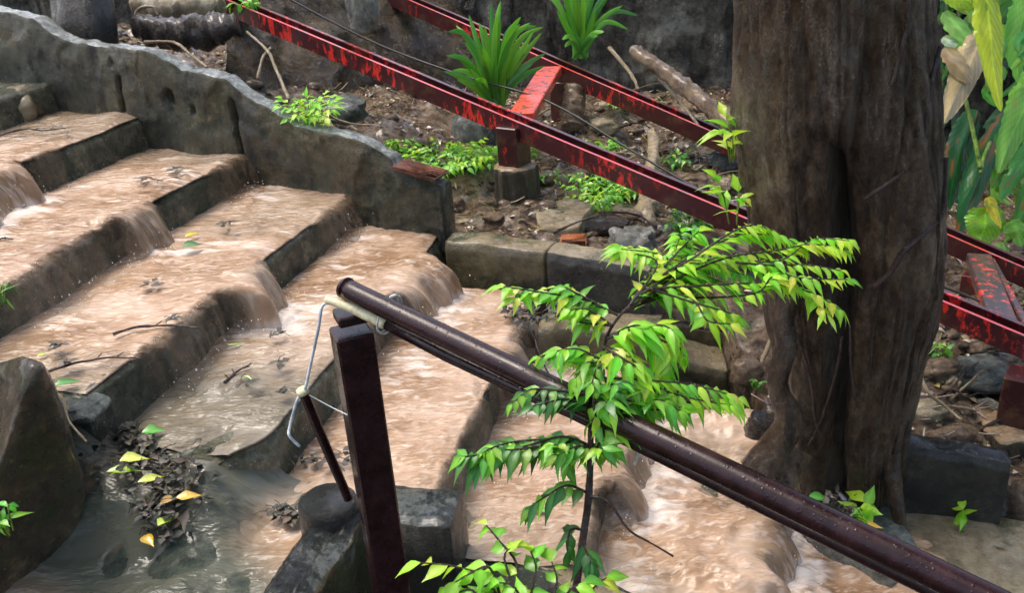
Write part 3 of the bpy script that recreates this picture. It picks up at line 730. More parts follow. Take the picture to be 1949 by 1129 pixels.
# ------------------------------------------------------------------ red track
track = empty('steel_track', PD(960, 260, 4.3), 'sloping track of two worn maroon and red steel rails on posts', 'track')
R1a, R1b = PD(960, 230, 4.25), PD(1930, 642, 3.25)
R2a, R2b = PD(1060, 130, 5.15), PD(1880, 490, 4.05)
def ext(a, b, t0, t1): return a+(b-a)*t0, a+(b-a)*t1
def rail(a, b, w, h):
    d = norm(b-a); side = norm(np.cross(d, np.array([0, 0, 1.]))); up = np.cross(side, d)
    if up[2] < 0: up = -up
    if np.dot(side, CF) < 0: side = -side            # side points away from the camera
    t = .006
    pr = [(-w/2, -h/2), (w/2, -h/2), (w/2, h/2), (w/2-.022, h/2), (w/2-.022, h/2-t), (w/2-t, h/2-t), (w/2-t, -h/2+t), (-w/2+t, -h/2+t), (-w/2+t, h/2-t), (-w/2+.016, h/2-t), (-w/2+.016, h/2), (-w/2, h/2)]
    n = 90; v = []
    for i in range(n):
        P = a+(b-a)*i/(n-1); wb_ = up*.002*nz(P, 3, 1)
        v += [P+side*x+up*y+wb_ for x, y in pr]
    m_ = len(pr); f = []
    for i in range(n-1):
        for k in range(m_): k2 = (k+1) % m_; f.append((i*m_+k, (i+1)*m_+k, (i+1)*m_+k2, i*m_+k2))
    f += [tuple(range(m_)), tuple((n-1)*m_+k for k in range(m_))[::-1]]
    o = mesh('rail', v, f, M['rail'], track, smooth=False)
    o.data.materials.append(M['raillip']); mi = [0]*len(f)
    for q in range((n-1)*m_):
        if q % m_ == 10: mi[q] = 1
    o.data.polygons.foreach_set('material_index', mi)
    return side, up, d
a, b = ext(R1a, R1b, -1.1, 1.25); side, up, d1 = rail(a, b, .10, .085)
a, b = ext(R2a, R2b, -1.2, 1.35); rail(a, b, .10, .085)
def vert_post(top, zb, hw, parent, mat, nm='support_post'):
    mb = MB(); c = np.array([top[0], top[1], (top[2]+zb)/2]); boxm(mb, c, (norm(d1*np.array([1, 1, 0])), norm(np.cross(d1, [0, 0, 1])), np.array([0, 0, 1])), (hw, hw, (top[2]-zb)/2), .005)
    return mb.build(nm, mat, parent, smooth=False)
def footing(px, py, rt, rb, h, label, top_depth=None, sqr=False):
    c = PD(px, py, top_depth); v = []; R_ = [(0, 0), (rt*.6, .002), (rt*.92, 0), (rt, -.008), (rt*1.01, -.03)]+[(rt+(rb-rt)*j/8, -.03-(h-.03)*j/8) for j in range(1, 9)]
    for i in range(48):
        th = 2*math.pi*i/48
        for j, (r, dz) in enumerate(R_):
            q = 1+.05*math.cos(th*11)*(j > 2)
            if sqr: q *= min(1.35, 1/max(abs(math.cos(th)), abs(math.sin(th))))
            P = c+np.array([math.cos(th)*r*q, math.sin(th)*r*q, dz]); v.append(P+np.array([.004, .004, .004])*fz(P, 20, 3, 2))
    f = gridf(48, len(R_), 0, True); o = mesh('concrete_footing', v, f, M['ped']); o.data.materials.append(M['pedtop'])
    n_ = len(R_)-1; o.data.polygons.foreach_set('material_index', [1 if (q % n_) < 3 else 0 for q in range(len(f))])
    return tag(o, label, 'footing'), c
o, c1 = footing(981, 312, .105, .112, .32, 'round ribbed concrete footing under the near red rail', 4.28)
vert_post(np.array([PD(975, 240, 4.25)[0], c1[1], PD(975, 225, 4.25)[2]-.02]), c1[2]-.02, .058, track, M['post'])
P2 = PD(1072, 140, 5.12); vert_post(P2-np.array([0, 0, .04]), P2[2]-.45, .06, track, M['rail'])
o, c3 = footing(1935, 800, .13, .14, .3, 'blocky concrete footing with tan rim under the end post', 3.22, True)
P3 = PD(1940, 690, 3.24); vert_post(np.array([c3[0], c3[1], P3[2]+.01]), c3[2]-.02, .06, track, M['post'])
P4 = PD(1860, 520, 4.02); vert_post(P4, P4[2]-.55, .055, track, M['rail'])
o, _ = footing(1085, 235, .10, .11, .35, 'dark round footing under the far rail behind the orange beam', 5.1)
def beam(a, b, w, t, mat):
    d = norm(b-a); s_ = norm(np.cross(d, [0, 0, 1])); u = np.cross(s_, d); mb = MB(); L = np.linalg.norm(b-a)
    boxm(mb, (a+b)/2, (d, s_, u), (L/2, w/2, t/2), .005); return mb.build('cross_beam', mat, track, smooth=False)
beam(PD(992, 224, 4.33), PD(1048, 134, 5.08), .125, .05, M['beam'])
beam(PD(1915, 640, 3.30), PD(1862, 492, 4.0), .10, .05, M['beam2'])
beam(PD(1960, 640, 3.32), PD(1885, 500, 3.98), .03, .05, M['beam2'])
# black cable beneath
mb = MB(); tube(mb, spline([PD(500, -30, 5.0), PD(700, 75, 4.9), (PD(870, 140, 4.75)), PD(1040, 192, 4.55), PD(1200, 285, 4.3), PD(1330, 360, 4.1), PD(1450, 415, 3.95), PD(1780, 540, 3.7), PD(1880, 580, 3.6), PD(2000, 635, 3.5)], 90), .006, 6)
tag(mb.build('black_cable', M['cable']), 'thin black cable sagging between the two red rails', 'cable')

# ------------------------------------------------------------------ handrail
hr = empty('handrail', PD(700, 900, 1.7), 'dark maroon handrail pipe on a square post in the foreground of the steps', 'handrail')
hr['label'] = 'glossy dark maroon handrail pipe sloping down from its square post'
HA, HB = PD(655, 548, 1.72), PD(1880, 1142, 1.10)
hp = lambda t: HA+(HB-HA)*t
mb = MB(); tube(mb, [hp(t) for t in np.linspace(-.0, 1.3, 60)], .0205, 28); mb.build('rail_pipe', M['pipe'], hr)
mb = MB(); tube(mb, [hp(t)+CR*.004-CF*.004 for t in (-.001, .003)], .0212, 28); mb.build('pipe_rim', M['pipe'], hr)
HA2, HB2 = PD(700, 608, 1.73), PD(1215, 858, 1.50)
mb = MB(); tube(mb, [PD(728, 612, 1.70), PD(850, 676, 1.63), PD(1000, 746, 1.545)]+[hp(t)-np.array([0, 0, .026])-CF*-.010 for t in (.46, .6, .8, 1.0, 1.3)], .0125, 20); mb.build('lower_pipe', M['pipe'], hr)
mb = MB(); tube(mb, spline([PD(620, 570, 1.72), PD(660, 583, 1.71), PD(700, 601, 1.70), PD(734, 617, 1.69)], 14), [.0075, .0095, .0105, .0115], 16, wob=.1); mb.build('bamboo_rod', M['bamboo'], hr)
def ring(cx, cy, D, rr, tilt, col='wire', nm='wire_tie'):
    mb = MB(); c = PD(cx, cy, D); d = norm(HB-HA); a = norm(np.cross(d, CF)); b = norm(np.cross(d, a)); pts = []
    for i in range(25):
        th = 2*math.pi*i/24; pts.append(c+a*math.cos(th)*rr*1.25+b*math.sin(th)*rr+d*math.sin(th)*tilt)
    tube(mb, pts, .0018, 6); mb.build(nm, M[col], hr)
ring(738, 597, 1.69, .031, .008); ring(742, 599, 1.69, .0315, .002); ring(1226, 842, 1.46, .0325, .012)
# post
pt = PD(668, 628, 1.75); ax = (norm(np.array([.93, .36, 0])), norm(np.array([-.36, .93, 0])), np.array([0, 0, 1.]))
mb = MB(); boxm(mb, np.array([pt[0], pt[1], (pt[2]-1.72)/2]), ax, (.037, .037, (pt[2]+1.72)/2), .004); mb.build('square_post', M['pipe'], hr, smooth=False)
mb = MB(); boxm(mb, PD(672, 600, 1.735), ax, (.034, .030, .010), .003); mb.build('mounting_plate', M['pipe'], hr, smooth=False)
# leaning rod with grey wire
mb = MB(); tube(mb, spline([PD(576, 745, 1.80), PD(620, 850, 1.88), PD(663, 950, 1.95)], 20), .0105, 14)
lr = empty('leaning_rod', PD(663, 950, 1.95), 'thin dark metal rod leaning on the round stub', 'rod'); mb.build('rod', M['pipe'], lr)
mb = MB(); tube(mb, [PD(574, 741, 1.795), PD(578, 749, 1.80)], .0125, 14); mb.build('rod_cap', M['bamboo'], lr)
mb = MB(); tube(mb, spline([PD(632, 578, 1.72), PD(614, 582, 1.72), PD(606, 625, 1.73), PD(592, 690, 1.76), PD(580, 742, 1.79), PD(566, 762, 1.80), PD(552, 812, 1.82), PD(551, 830, 1.82), PD(570, 850, 1.84)], 60), .0032, 7)
tag(mb.build('grey_wire', M['wire']), 'bent grey wire hanging from the bamboo rod past the leaning rod', 'wire')
mb = MB(); tube(mb, spline([PD(588, 752, 1.80), PD(630, 775, 1.8), PD(665, 792, 1.79)], 16), .0012, 5)
tag(mb.build('thin_wire', M['wire']), 'hair thin wire stretched from the leaning rod to the square post', 'wire')

# ------------------------------------------------------------------ the big tree
TB = PZ(1610, 975, -1.88); TY = TB[1]+.12
sil = [(-700, 1400, 1770), (-300, 1405, 1772), (0, 1414, 1778), (120, 1412, 1782), (250, 1418, 1788), (330, 1432, 1788), (420, 1446, 1788), (520, 1456, 1784), (600, 1470, 1768), (700, 1488, 1742), (800, 1505, 1716), (880, 1528, 1702), (940, 1532, 1700), (985, 1520, 1712), (1040, 1500, 1725)]
zc, xc, wc_ = [], [], []
for y, xl, xr in sil:
    a = PP(xl, y, np.array([0, TY, 0]), np.array([0, 1., 0])); b = PP(xr, y, np.array([0, TY, 0]), np.array([0, 1., 0]))
    zc.append((a[2]+b[2])/2); xc.append((a[0]+b[0])/2); wc_.append((b[0]-a[0])/2)
o_ = np.argsort(zc); zc = np.array(zc)[o_]; xc = np.array(xc)[o_]; wc_ = np.array(wc_)[o_]
def zt_(y, x=1610): return PP(x, y, np.array([0, TY, 0]), np.array([0, 1., 0]))[2]
ztop_cleft, zbot = zt_(235), zt_(1000)
tree = empty('big_tree', (TB[0], TY, TB[2]), 'massive wet brown tree trunk with a black cleft down its middle', 'tree')
NT, NZ = 460, 300; v = []
for j in range(NZ):
    z = zc[0]+(zc[-1]-zc[0])*(j/(NZ-1)); cx = float(np.interp(z, zc, xc)); w = float(np.interp(z, zc, wc_))
    for i in range(NT):
        th = 2*math.pi*i/NT            # th = -pi/2 faces the camera
        c_, s_ = math.cos(th), math.sin(th)
        f_ = 1.0
        dc = (th-(1.5*math.pi-.36-.26*sm(ztop_cleft, zbot, z))); dc = (dc+math.pi) % (2*math.pi)-math.pi
        cw = .075+.05*sm(ztop_cleft, ztop_cleft-.25, z)+.10*sm(ztop_cleft-.1, zbot, z)
        dep = sm(ztop_cleft+.01, ztop_cleft-.10, z)*(.90)
        f_ *= 1-dep*math.exp(-abs(dc/cw)**5)
        f_ *= 1-.20*math.exp(-(dc/.33)**2)*sm(ztop_cleft+.25, ztop_cleft-.25, z)+.05*math.exp(-((abs(dc)-.62)/.3)**2)*sm(ztop_cleft+.4, ztop_cleft-.1, z)
        # upper furrow between the two fused stems, knobby lip over the cleft
        f_ *= 1-.07*sm(ztop_cleft, ztop_cleft+.25, z)*math.exp(-((dc-.28)/.22)**2)
        f_ *= 1+.08*math.exp(-((z-ztop_cleft-.05)/.06)**2)*math.exp(-((dc+.12)/.28)**2)
        low = sm(zbot+.55, zbot, z)
        f_ *= 1+.05*math.sin(th*5+1.0+z*1.6)*(.35+low)+.04*math.sin(th*3-.4+z*1.5)
        up_ = z-ztop_cleft
        if up_ > -.15:
            g_ = sm(-.15, .05, up_)
            f_ *= 1-.055*g_*math.exp(-((dc-.15-.75*up_)/.06)**2)-.045*g_*math.exp(-((dc+.05+.95*up_)/.07)**2)+.05*g_*math.exp(-((dc-.1+.1*up_)/.22)**2)
        P = np.array([cx+c_*w, TY+s_*w*.85, z])
        f_ *= 1+.07*fz((c_*1.3+.3*z, s_*1.3, z*1.3), 1.7, 3, 2)+.05*max(0, nz((c_*1.1-.8*z, s_*1.1, z*2), 2.2, 21))+.022*fz((c_, s_, z*1.6), 5, 4, 5)+.010*nz((c_*3, s_*3, z*14), 1, 6)-.030*max(0, 1-abs(nz((c_*1.4+.2*z, s_*1.4, z*.9), 1.6, 12))/.07)+.030*(abs(nz((c_*6+z*.6, s_*6, z*1.5), 1, 3)))-.022*max(0, 1-abs(nz((c_*4-z*.5, s_*4, z*1.1), 1, 8))/.10)
        v.append(np.array([cx+c_*w*f_, TY+s_*w*.85*f_, z]))
f = []
for j in range(NZ-1):
    for i in range(NT): i2 = (i+1) % NT; f.append((j*NT+i, j*NT+i2, (j+1)*NT+i2, (j+1)*NT+i))
mesh('trunk', v, f, M['bark'], tree)
def TP(x, y, dy=0.0): return PP(x, y, np.array([0, TY+dy, 0]), np.array([0, 1., 0]))
mb = MB()
for pts, rr in (([TP(1500, 560, -.16), TP(1492, 650, -.18), TP(1478, 730, -.2), TP(1500, 800, -.2), TP(1468, 860, -.22), TP(1438, 900, -.24)], [.03, .032, .03, .045, .05, .055]),
                ([TP(1520, 860, -.16), TP(1490, 920, -.22), TP(1455, 945, -.28), TP(1420, 960, -.32)], [.05, .035, .022, .012]),
                ([TP(1700, 880, -.06), TP(1735, 930, -.05), TP(1775, 950, -.08), TP(1820, 975, -.10)], [.035, .022, .014, .008]),
                ([TP(1690, 860, -.10), TP(1700, 930, -.14), TP(1712, 985, -.18), TP(1722, 1030, -.2)], [.035, .025, .022, .014]),
                ):
    mb2 = MB(); tube(mb2, spline(pts, 60), rr, 18, wob=.0); mb2.v = [p+.012*np.array([fz(p, 7, 3, 1), fz(p, 7, 3, 5), fz(p, 7, 3, 9)]) for p in mb2.v]; mb2.build('root', M['bark'], tree)
def trunk_front(x, y, lift=.012):
    """point on the front of the trunk under a pixel"""
    q = ray(x, y); t = 1.6
    while t < 4.5:
        P = q*t; z = P[2]
        if zc[0] < z < zc[-1]:
            cx = float(np.interp(z, zc, xc)); w = float(np.interp(z, zc, wc_))*1.03
            if ((P[0]-cx)/w)**2+((P[1]-TY)/(w*.85))**2 < 1: return P-CF*lift
        t += .01
    return TP(x, y)
for pts, r_, lab in (([(1796, 300), (1790, 400), (1760, 440), (1715, 480), (1690, 520), (1660, 545)], .008, None), ([(1725, 0), (1720, 60), (1700, 140), (1692, 165)], .006, None),
                ([(1785, 90), (1760, 200), (1748, 290), (1700, 340), (1640, 380)], .006, None), ([(1600, 640), (1590, 700), (1560, 800), (1535, 850)], .004, None), ([(1515, 640), (1540, 720), (1550, 800), (1562, 830)], .004, None),
                ([(1615, 620), (1617, 700), (1625, 760)], .004, None)):
    mb2 = MB(); tube(mb2, spline([trunk_front(x, y) for x, y in pts], 40), r_, 7, wob=.4); mb2.build('creeper_vine', M['twig'], tree)

# the crown far above the frame: leaves with gaps of sky
rc = random.Random(3); mbc = MB(); cc = []
for _ in range(46): cc.append((rc.uniform(-4.5, 5), rc.uniform(-3.5, 7.5), rc.uniform(2.2, 4.6), rc.uniform(.5, 1.1)))
for _ in range(3600):
    x, y, z, q = rc.choice(cc); P = np.array([rc.gauss(x, q*.6), rc.gauss(y, q*.6), rc.gauss(z, .25)])
    a = rc.uniform(0, 6.28); d = np.array([math.cos(a), math.sin(a), rc.uniform(-.5, .2)])*.16; s_ = np.array([-math.sin(a), math.cos(a), rc.uniform(-.4, .4)])*.055
    mbc.add([P, P+d*.5+s_, P+d, P+d*.5-s_], [(0, 1, 2, 3)], (.06, .17+rc.uniform(0, .1), .03, 1))
# ------------------------------------------------------------------ leaves
def leaf(mb, base, d, nrm, L, w, col, droop=.25, fold=.2, curl=0.0):
    base = np.array(base, float)
    d = norm(d); nrm = norm(nrm-d*np.dot(nrm, d)); s_ = np.cross(d, nrm); v = []; n = 6
    prof = [.08, .62, 1.0, .92, .6, .24, .0]
    for i in range(n+1):
        t = i/n; c = base+d*L*t-nrm*droop*L*t*t+np.array([0, 0, -.15*droop*L*t*t]); ww = w/2*prof[i]
        w1 = ww*(1+.22*nz(c*1.0, 60, 1)); w2 = ww*(1+.22*nz(c*1.0, 60, 5)); c = c+s_*curl*L*t*t; v += [c+s_*w1+nrm*fold*ww*(1-.6*t), c, c-s_*w2+nrm*fold*ww*(1-.6*t)]
    f = []
    for i in range(n):
        for k in (0, 1): f.append((i*3+k, (i+1)*3+k, (i+1)*3+k+1, i*3+k+1))
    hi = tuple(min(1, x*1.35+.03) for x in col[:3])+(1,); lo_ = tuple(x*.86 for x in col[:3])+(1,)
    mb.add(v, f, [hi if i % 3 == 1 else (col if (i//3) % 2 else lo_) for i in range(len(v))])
YG = [(.46, .88, .05), (.36, .80, .05), (.64, .93, .10), (.24, .68, .04)]
MG = [(.22, .58, .05), (.14, .46, .05), (.32, .68, .05)]
DG = [(.05, .22, .035), (.07, .28, .04), (.035, .16, .03)]
def jit(c, r, a=.12): return tuple(max(0, x*(1+r.uniform(-a, a))) for x in c)+(1,)
def branch_leaves(fol, wood, pts, pal, L=.052, w=.023, sp=.020, rad=.0018, r=rnd, hang=.35, start=.1, spread=1.0):
    P = [p if isinstance(p, np.ndarray) else PD(*p) for p in pts]; ln = sum(np.linalg.norm(b-a) for a, b in zip(P, P[1:])); n = max(4, int(ln/sp))
    sp_ = spline(P, n*2+1); tube(wood, sp_, [rad*1.4, rad*.5], 6)
    for i in range(n+1):
        k = min(2*i, 2*n); t = i/n
        if t < start: continue
        dv = norm(sp_[min(k+1, 2*n)]-sp_[max(k-1, 0)])
        sidev = norm(np.cross(dv, np.array([0, 0, 1.])))*(1 if i % 2 else -1)
        upv = norm(np.array([0, 0, 1.])+.45*np.array([r.uniform(-1, 1), r.uniform(-1, 1), 0])-CF*.25)
        for rep in range(1):
            ang = r.uniform(.25, 1.15)*spread; dd = dv*math.cos(ang)+sidev*math.sin(ang)+np.array([0, 0, -hang*r.uniform(.4, 1.5)])
            if i == n: dd = dv+np.array([0, 0, -hang])
            leaf(fol, sp_[k], dd, upv, L*r.uniform(.6, 1.2)*(1-.2*t), w*r.uniform(.75, 1.1), jit(r.choice(pal), r, .2), r.uniform(.15, .75), r.uniform(.1, .6), r.uniform(-.25, .25))
mbc.build('crown', M['leafd'], tree, smooth=False)
mb = MB()
for (x, y, z, q) in cc[:22]: tube(mb, spline([(np.array([TB[0], TY, 1.6])), np.array([(TB[0]+x)/2, (TY+y)/2, 2.4]), np.array([x, y, z])], 12), [.16, .03], 8)
tube(mb, [np.array([float(xc[-1]), TY, float(zc[-1])-.02]), np.array([TB[0], TY, 1.7])], [float(wc_[-1])*.95, .2], 24)
mb.build('limbs', M['bark'], tree)
sap = empty('sapling', PD(1100, 1129, 1.38), 'slim sapling with bright yellow green pointed leaves in front of the handrail', 'sapling')
stem = [(1092, 1180, 1.37), (1098, 1110, 1.37), (1108, 1040, 1.38), (1120, 950, 1.39), (1123, 880, 1.40), (1126, 800, 1.41), (1134, 730, 1.42), (1145, 680, 1.43), (1160, 630, 1.44), (1190, 590, 1.46), (1235, 548, 1.5), (1290, 515, 1.52)]
mb = MB(); tube(mb, spline([PD(*p) for p in stem], 70), [.0068, .006, .0052, .0035, .0022, .0014], 10, wob=.2); mb.build('stem', M['twig'], sap)
fol, wd_ = MB(), MB()
BR = [([(1190, 590, 1.46), (1290, 530, 1.49), (1380, 492, 1.5), (1470, 478, 1.5), (1550, 465, 1.5), (1612, 478, 1.5)], YG, .044),
      ([(1260, 525, 1.49), (1330, 480, 1.5), (1400, 450, 1.52), (1440, 445, 1.52), (1505, 455, 1.52)], YG, .046),
      ([(1230, 550, 1.47), (1320, 545, 1.47), (1410, 540, 1.47), (1480, 540, 1.47), (1550, 560, 1.47), (1600, 590, 1.46)], YG, .042),
      ([(1400, 500, 1.49), (1470, 505, 1.48), (1540, 505, 1.47), (1600, 515, 1.46)], YG, .040),
      ([(1175, 600, 1.45), (1110, 570, 1.44), (1040, 558, 1.43), (958, 545, 1.42)], YG+MG, .048),
      ([(1165, 620, 1.44), (1120, 590, 1.42), (1085, 590, 1.41)], YG+MG, .052),
      ([(1200, 580, 1.46), (1250, 500, 1.5), (1180, 480, 1.5)], YG, .045),
      ([(1220, 560, 1.47), (1290, 480, 1.55), (1330, 440, 1.56)], YG+MG, .048),
      ([(1240, 550, 1.46), (1300, 570, 1.45), (1370, 590, 1.44), (1400, 600, 1.44)], MG+YG, .046),
      ([(1250, 560, 1.5), (1290, 520, 1.52), (1350, 505, 1.54), (1400, 520, 1.54)], MG, .052),
      ([(1220, 575, 1.5), (1270, 545, 1.52), (1330, 530, 1.53)], MG, .052),
      ([(1155, 645, 1.42), (1215, 625, 1.41), (1260, 650, 1.40), (1275, 700, 1.40)], YG, .060),
      ([(1150, 660, 1.42), (1180, 670, 1.40), (1220, 700, 1.38), (1240, 745, 1.38)], YG, .062),
      ([(1145, 685, 1.41), (1100, 665, 1.40), (1060, 668, 1.39)], YG+MG, .056),
      ([(1140, 700, 1.41), (1120, 690, 1.39), (1095, 720, 1.38)], MG, .05),
      ([(1140, 720, 1.41), (1215, 728, 1.40), (1300, 755, 1.39), (1392, 772, 1.38)], YG+MG, .046),
      ([(1140, 730, 1.41), (1190, 760, 1.40), (1240, 780, 1.39), (1300, 775, 1.38)], MG, .050),
      ([(1132, 755, 1.40), (1070, 745, 1.39), (1010, 742, 1.38), (975, 770, 1.37)], DG+MG, .042),
      ([(1128, 780, 1.40), (1080, 760, 1.38), (1030, 770, 1.37)], DG, .044),
      ([(1128, 800, 1.40), (1160, 820, 1.39), (1190, 815, 1.38)], MG, .05),
      ([(1130, 760, 1.40), (1165, 790, 1.39), (1180, 770, 1.38)], MG+YG, .05),
      ([(1128, 790, 1.39), (1150, 760, 1.38), (1170, 745, 1.37)], MG+DG, .05),
      ([(1126, 850, 1.40), (1070, 832, 1.39), (1000, 850, 1.38), (940, 862, 1.37), (885, 870, 1.36)], DG+MG, .050),
      ([(1126, 855, 1.40), (1100, 850, 1.38), (1060, 868, 1.37)], MG, .05),
      ([(1124, 870, 1.40), (1145, 840, 1.39), (1165, 850, 1.38)], MG, .046),
      ([(1120, 940, 1.39), (1080, 925, 1.38), (1040, 945, 1.37), (1010, 965, 1.37)], MG+DG, .056),
      ([(1108, 1030, 1.38), (1118, 1055, 1.36), (1125, 1075, 1.35)], DG, .05),
      ([(1112, 1010, 1.38), (1085, 1010, 1.38), (1080, 1050, 1.37)], DG, .05)]
r2 = random.Random(5)
BR2 = [([(x+(i > 0)*r2.uniform(-26, 26), y+(i > 0)*r2.uniform(-20, 24), D+r2.uniform(-.03, .05)) for i, (x, y, D) in enumerate(p)], pl, l) for p, pl, l in BR[:17]+BR[20:25]]
BR3 = [([(x+(i > 0)*r2.uniform(-34, 34), y+(i > 0)*r2.uniform(-26, 26), D+r2.uniform(-.04, .08)) for i, (x, y, D) in enumerate(p)], pl, l*.85) for p, pl, l in BR[5:17]+BR[18:25]]
for pts, pal, L in BR+BR2+BR3:
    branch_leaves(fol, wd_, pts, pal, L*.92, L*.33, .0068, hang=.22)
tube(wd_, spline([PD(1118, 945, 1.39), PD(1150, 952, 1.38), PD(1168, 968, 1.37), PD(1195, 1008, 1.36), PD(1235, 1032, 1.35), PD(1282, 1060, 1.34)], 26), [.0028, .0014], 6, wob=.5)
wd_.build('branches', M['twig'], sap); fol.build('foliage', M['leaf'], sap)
def shrub(name, label, brs, mat='leaf', cat='shrub', sp=.018, ratio=.45, hang=.35, group=None, rad=.0018):
    b0 = brs[0][0][0]; e = empty(name, PD(*b0) if len(b0) == 3 and not isinstance(b0, np.ndarray) else b0, label, cat, group); fol, wd = MB(), MB()
    for pts, pal, L in brs: branch_leaves(fol, wd, pts, pal, L, L*ratio, sp, hang=hang, rad=rad)
    wd.build('stems', M['twig'], e); fol.build('foliage', M[mat], e); return e
shrub('leafy_shrub', 'low leafy shrub with oval lime leaves by the dark gap at the sapling foot',
      [([(960, 1170, 1.22), (930, 1110, 1.22), (870, 1080, 1.22), (800, 1072, 1.21)], YG, .042), ([(960, 1170, 1.22), (935, 1085, 1.22), (900, 1090, 1.2), (850, 1120, 1.2)], YG, .042),
       ([(980, 1170, 1.24), (985, 1080, 1.25), (950, 1030, 1.26), (925, 1000, 1.27)], YG+MG, .040), ([(1000, 1170, 1.24), (1020, 1090, 1.25), (1010, 1050, 1.26)], MG+YG, .044),
       ([(1040, 1170, 1.24), (1060, 1110, 1.25), (1050, 1070, 1.26)], MG+YG, .044), ([(1100, 1180, 1.24), (1130, 1120, 1.25), (1155, 1100, 1.25)], YG, .040),
       ([(940, 1180, 1.2), (900, 1125, 1.2), (870, 1130, 1.2)], YG, .04), ([(1010, 1180, 1.2), (980, 1120, 1.2), (950, 1110, 1.2)], MG, .04),
       ([(1070, 1180, 1.2), (1080, 1130, 1.2), (1110, 1110, 1.2)], MG, .04), ([(1000, 1170, 1.24), (960, 1065, 1.25), (985, 1040, 1.26)], YG, .04)], ratio=.52)
def clump(px, py, n, r, label, pal, L=.06, h=.12, name='small_plant', mat='leaf', cat='plant', ratio=.45, seed=1, P=None, spx=1.0):
    rr = random.Random(seed); c = hit(px, py) if P is None else P; brs = []
    for i in range(n):
        a = rr.uniform(0, 6.283); R_ = r*math.sqrt(rr.random()); tip = c+np.array([math.cos(a)*R_*spx, math.sin(a)*R_, h*rr.uniform(.4, 1.1)])
        b0 = c+np.array([math.cos(a)*R_*.3*spx, math.sin(a)*R_*.3, -.01]); brs.append(([b0, (b0+tip)/2+np.array([0, 0, .03]), tip], pal, L))
    e = empty(name, c, label, cat); fol, wd = MB(), MB()
    for pts, pl, l_ in brs: branch_leaves(fol, wd, pts, pl, l_, l_*ratio, L*.42, r=rr, hang=.2, rad=.0016)
    wd.build('stems', M['green'], e); fol.build('foliage', M[mat], e); return e
wp = PP(578, 222, WA-WN*.09, WN)
clump(0, 0, 26, .14, 'bright lime green bush growing on top of the wavy mossy wall', YG, .055, .13, 'small_bush', cat='bush', seed=3, P=wp+np.array([0.03, 0, -.05]))
clump(850, 318, 85, .30, 'patch of bright green weeds between mossy wall and round footing', MG+YG[:1], .055, .09, 'weed_patch', cat='weeds', seed=4, spx=1.1)
clump(1150, 385, 44, .19, 'green weeds growing below the near rail beside the pale root', MG+YG[:1], .05, .08, 'weed_patch', cat='weeds', seed=5)
clump(1290, 318, 12, .12, 'dark green weeds under the cable between the red rails', MG+DG, .05, .08, 'weed_patch', cat='weeds', seed=6)
clump(1190, 210, 14, .12, 'faint green seedlings behind the orange beam', MG, .045, .07, 'weed_patch', cat='weeds', seed=7)
clump(465, 22, 9, .10, 'small glossy plant above the brown bank beside the red rail', MG, .07, .06, 'small_plant', cat='plant', seed=8)
clump(222, 22, 9, .08, 'green seedling between the big stump and the old timber', MG, .07, .1, 'small_plant', seed=9)
clump(1395, 300, 4, .08, 'bright leafy twigs sprouting beside the trunk above the near rail', YG, .07, .10, 'small_plant', seed=10, P=TP(1398, 300, -.05))
clump(1385, 410, 4, .08, 'light green sprouts beside the trunk below the near rail', YG, .07, .12, 'small_plant', seed=11, P=TP(1400, 420, -.02))
clump(1795, 680, 6, .08, 'tiny pale green seedling on the wet ground past the trunk', MG, .045, .03, 'small_plant', seed=12)
clump(1000, 300, 12, .12, 'weeds behind the round ribbed footing', MG, .045, .06, 'weed_patch', cat='weeds', seed=23)
clump(1150, 290, 14, .12, 'weeds beside the flat mossy block between the rails', MG, .045, .06, 'weed_patch', cat='weeds', seed=24)
clump(765, 292, 16, .10, 'weeds touching the back of the wavy wall near its end', MG+YG[:1], .045, .06, 'weed_patch', cat='weeds', seed=25)
clump(1130, 360, 20, .14, 'leggy weeds beyond the flat mossy slab', MG+YG[:1], .05, .08, 'weed_patch', cat='weeds', seed=26)
clump(1050, 350, 10, .10, 'small weeds touching the foot of the round ribbed footing', MG, .04, .05, 'weed_patch', cat='weeds', seed=43)
clump(1340, 250, 12, .10, 'weeds between the far rail and the fallen plank', MG, .045, .07, 'weed_patch', cat='weeds', seed=44)
clump(1240, 215, 12, .12, 'weeds under the middle of the far rail', MG+DG, .045, .06, 'weed_patch', cat='weeds', seed=45)
clump(1180, 130, 14, .14, 'fine weeds at the foot of the taller strap leaved clump', MG, .05, .10, 'weed_patch', cat='weeds', seed=46)
clump(1300, 445, 18, .12, 'dull green weeds behind the sapling crown', MG+DG, .05, .09, 'weed_patch', cat='weeds', seed=13)
clump(1625, 975, 4, .04, 'two fresh green leaves sprouting at the foot of the trunk', YG[:2], .09, .05, 'small_plant', seed=14, P=PZ(1635, 985, -1.84))
clump(1828, 990, 2, .02, 'single pale green sprout on the sandy ledge', YG[:2], .07, .04, 'small_plant', seed=15, P=PZ(1828, 992, -1.92))
clump(1445, 745, 5, .04, 'tiny weeds on the soil beside the side steps', DG+MG, .035, .04, 'small_plant', seed=16)
clump(15, 1010, 5, .05, 'small dark green leaves growing on the leaning pier', MG, .04, .04, 'small_plant', seed=17, P=PD(20, 1010, 1.97))
clump(20, 575, 6, .08, 'dark grass like weed hanging over the lowest corner of the tread', DG, .05, .03, 'small_plant', seed=18, P=PZ(-5, 575, -1.02), ratio=.16)
clump(75, 215, 6, .07, 'small dark weed at the foot of the olive boulder', DG, .05, .04, 'small_plant', seed=19, P=PZ(80, 222, -.84))

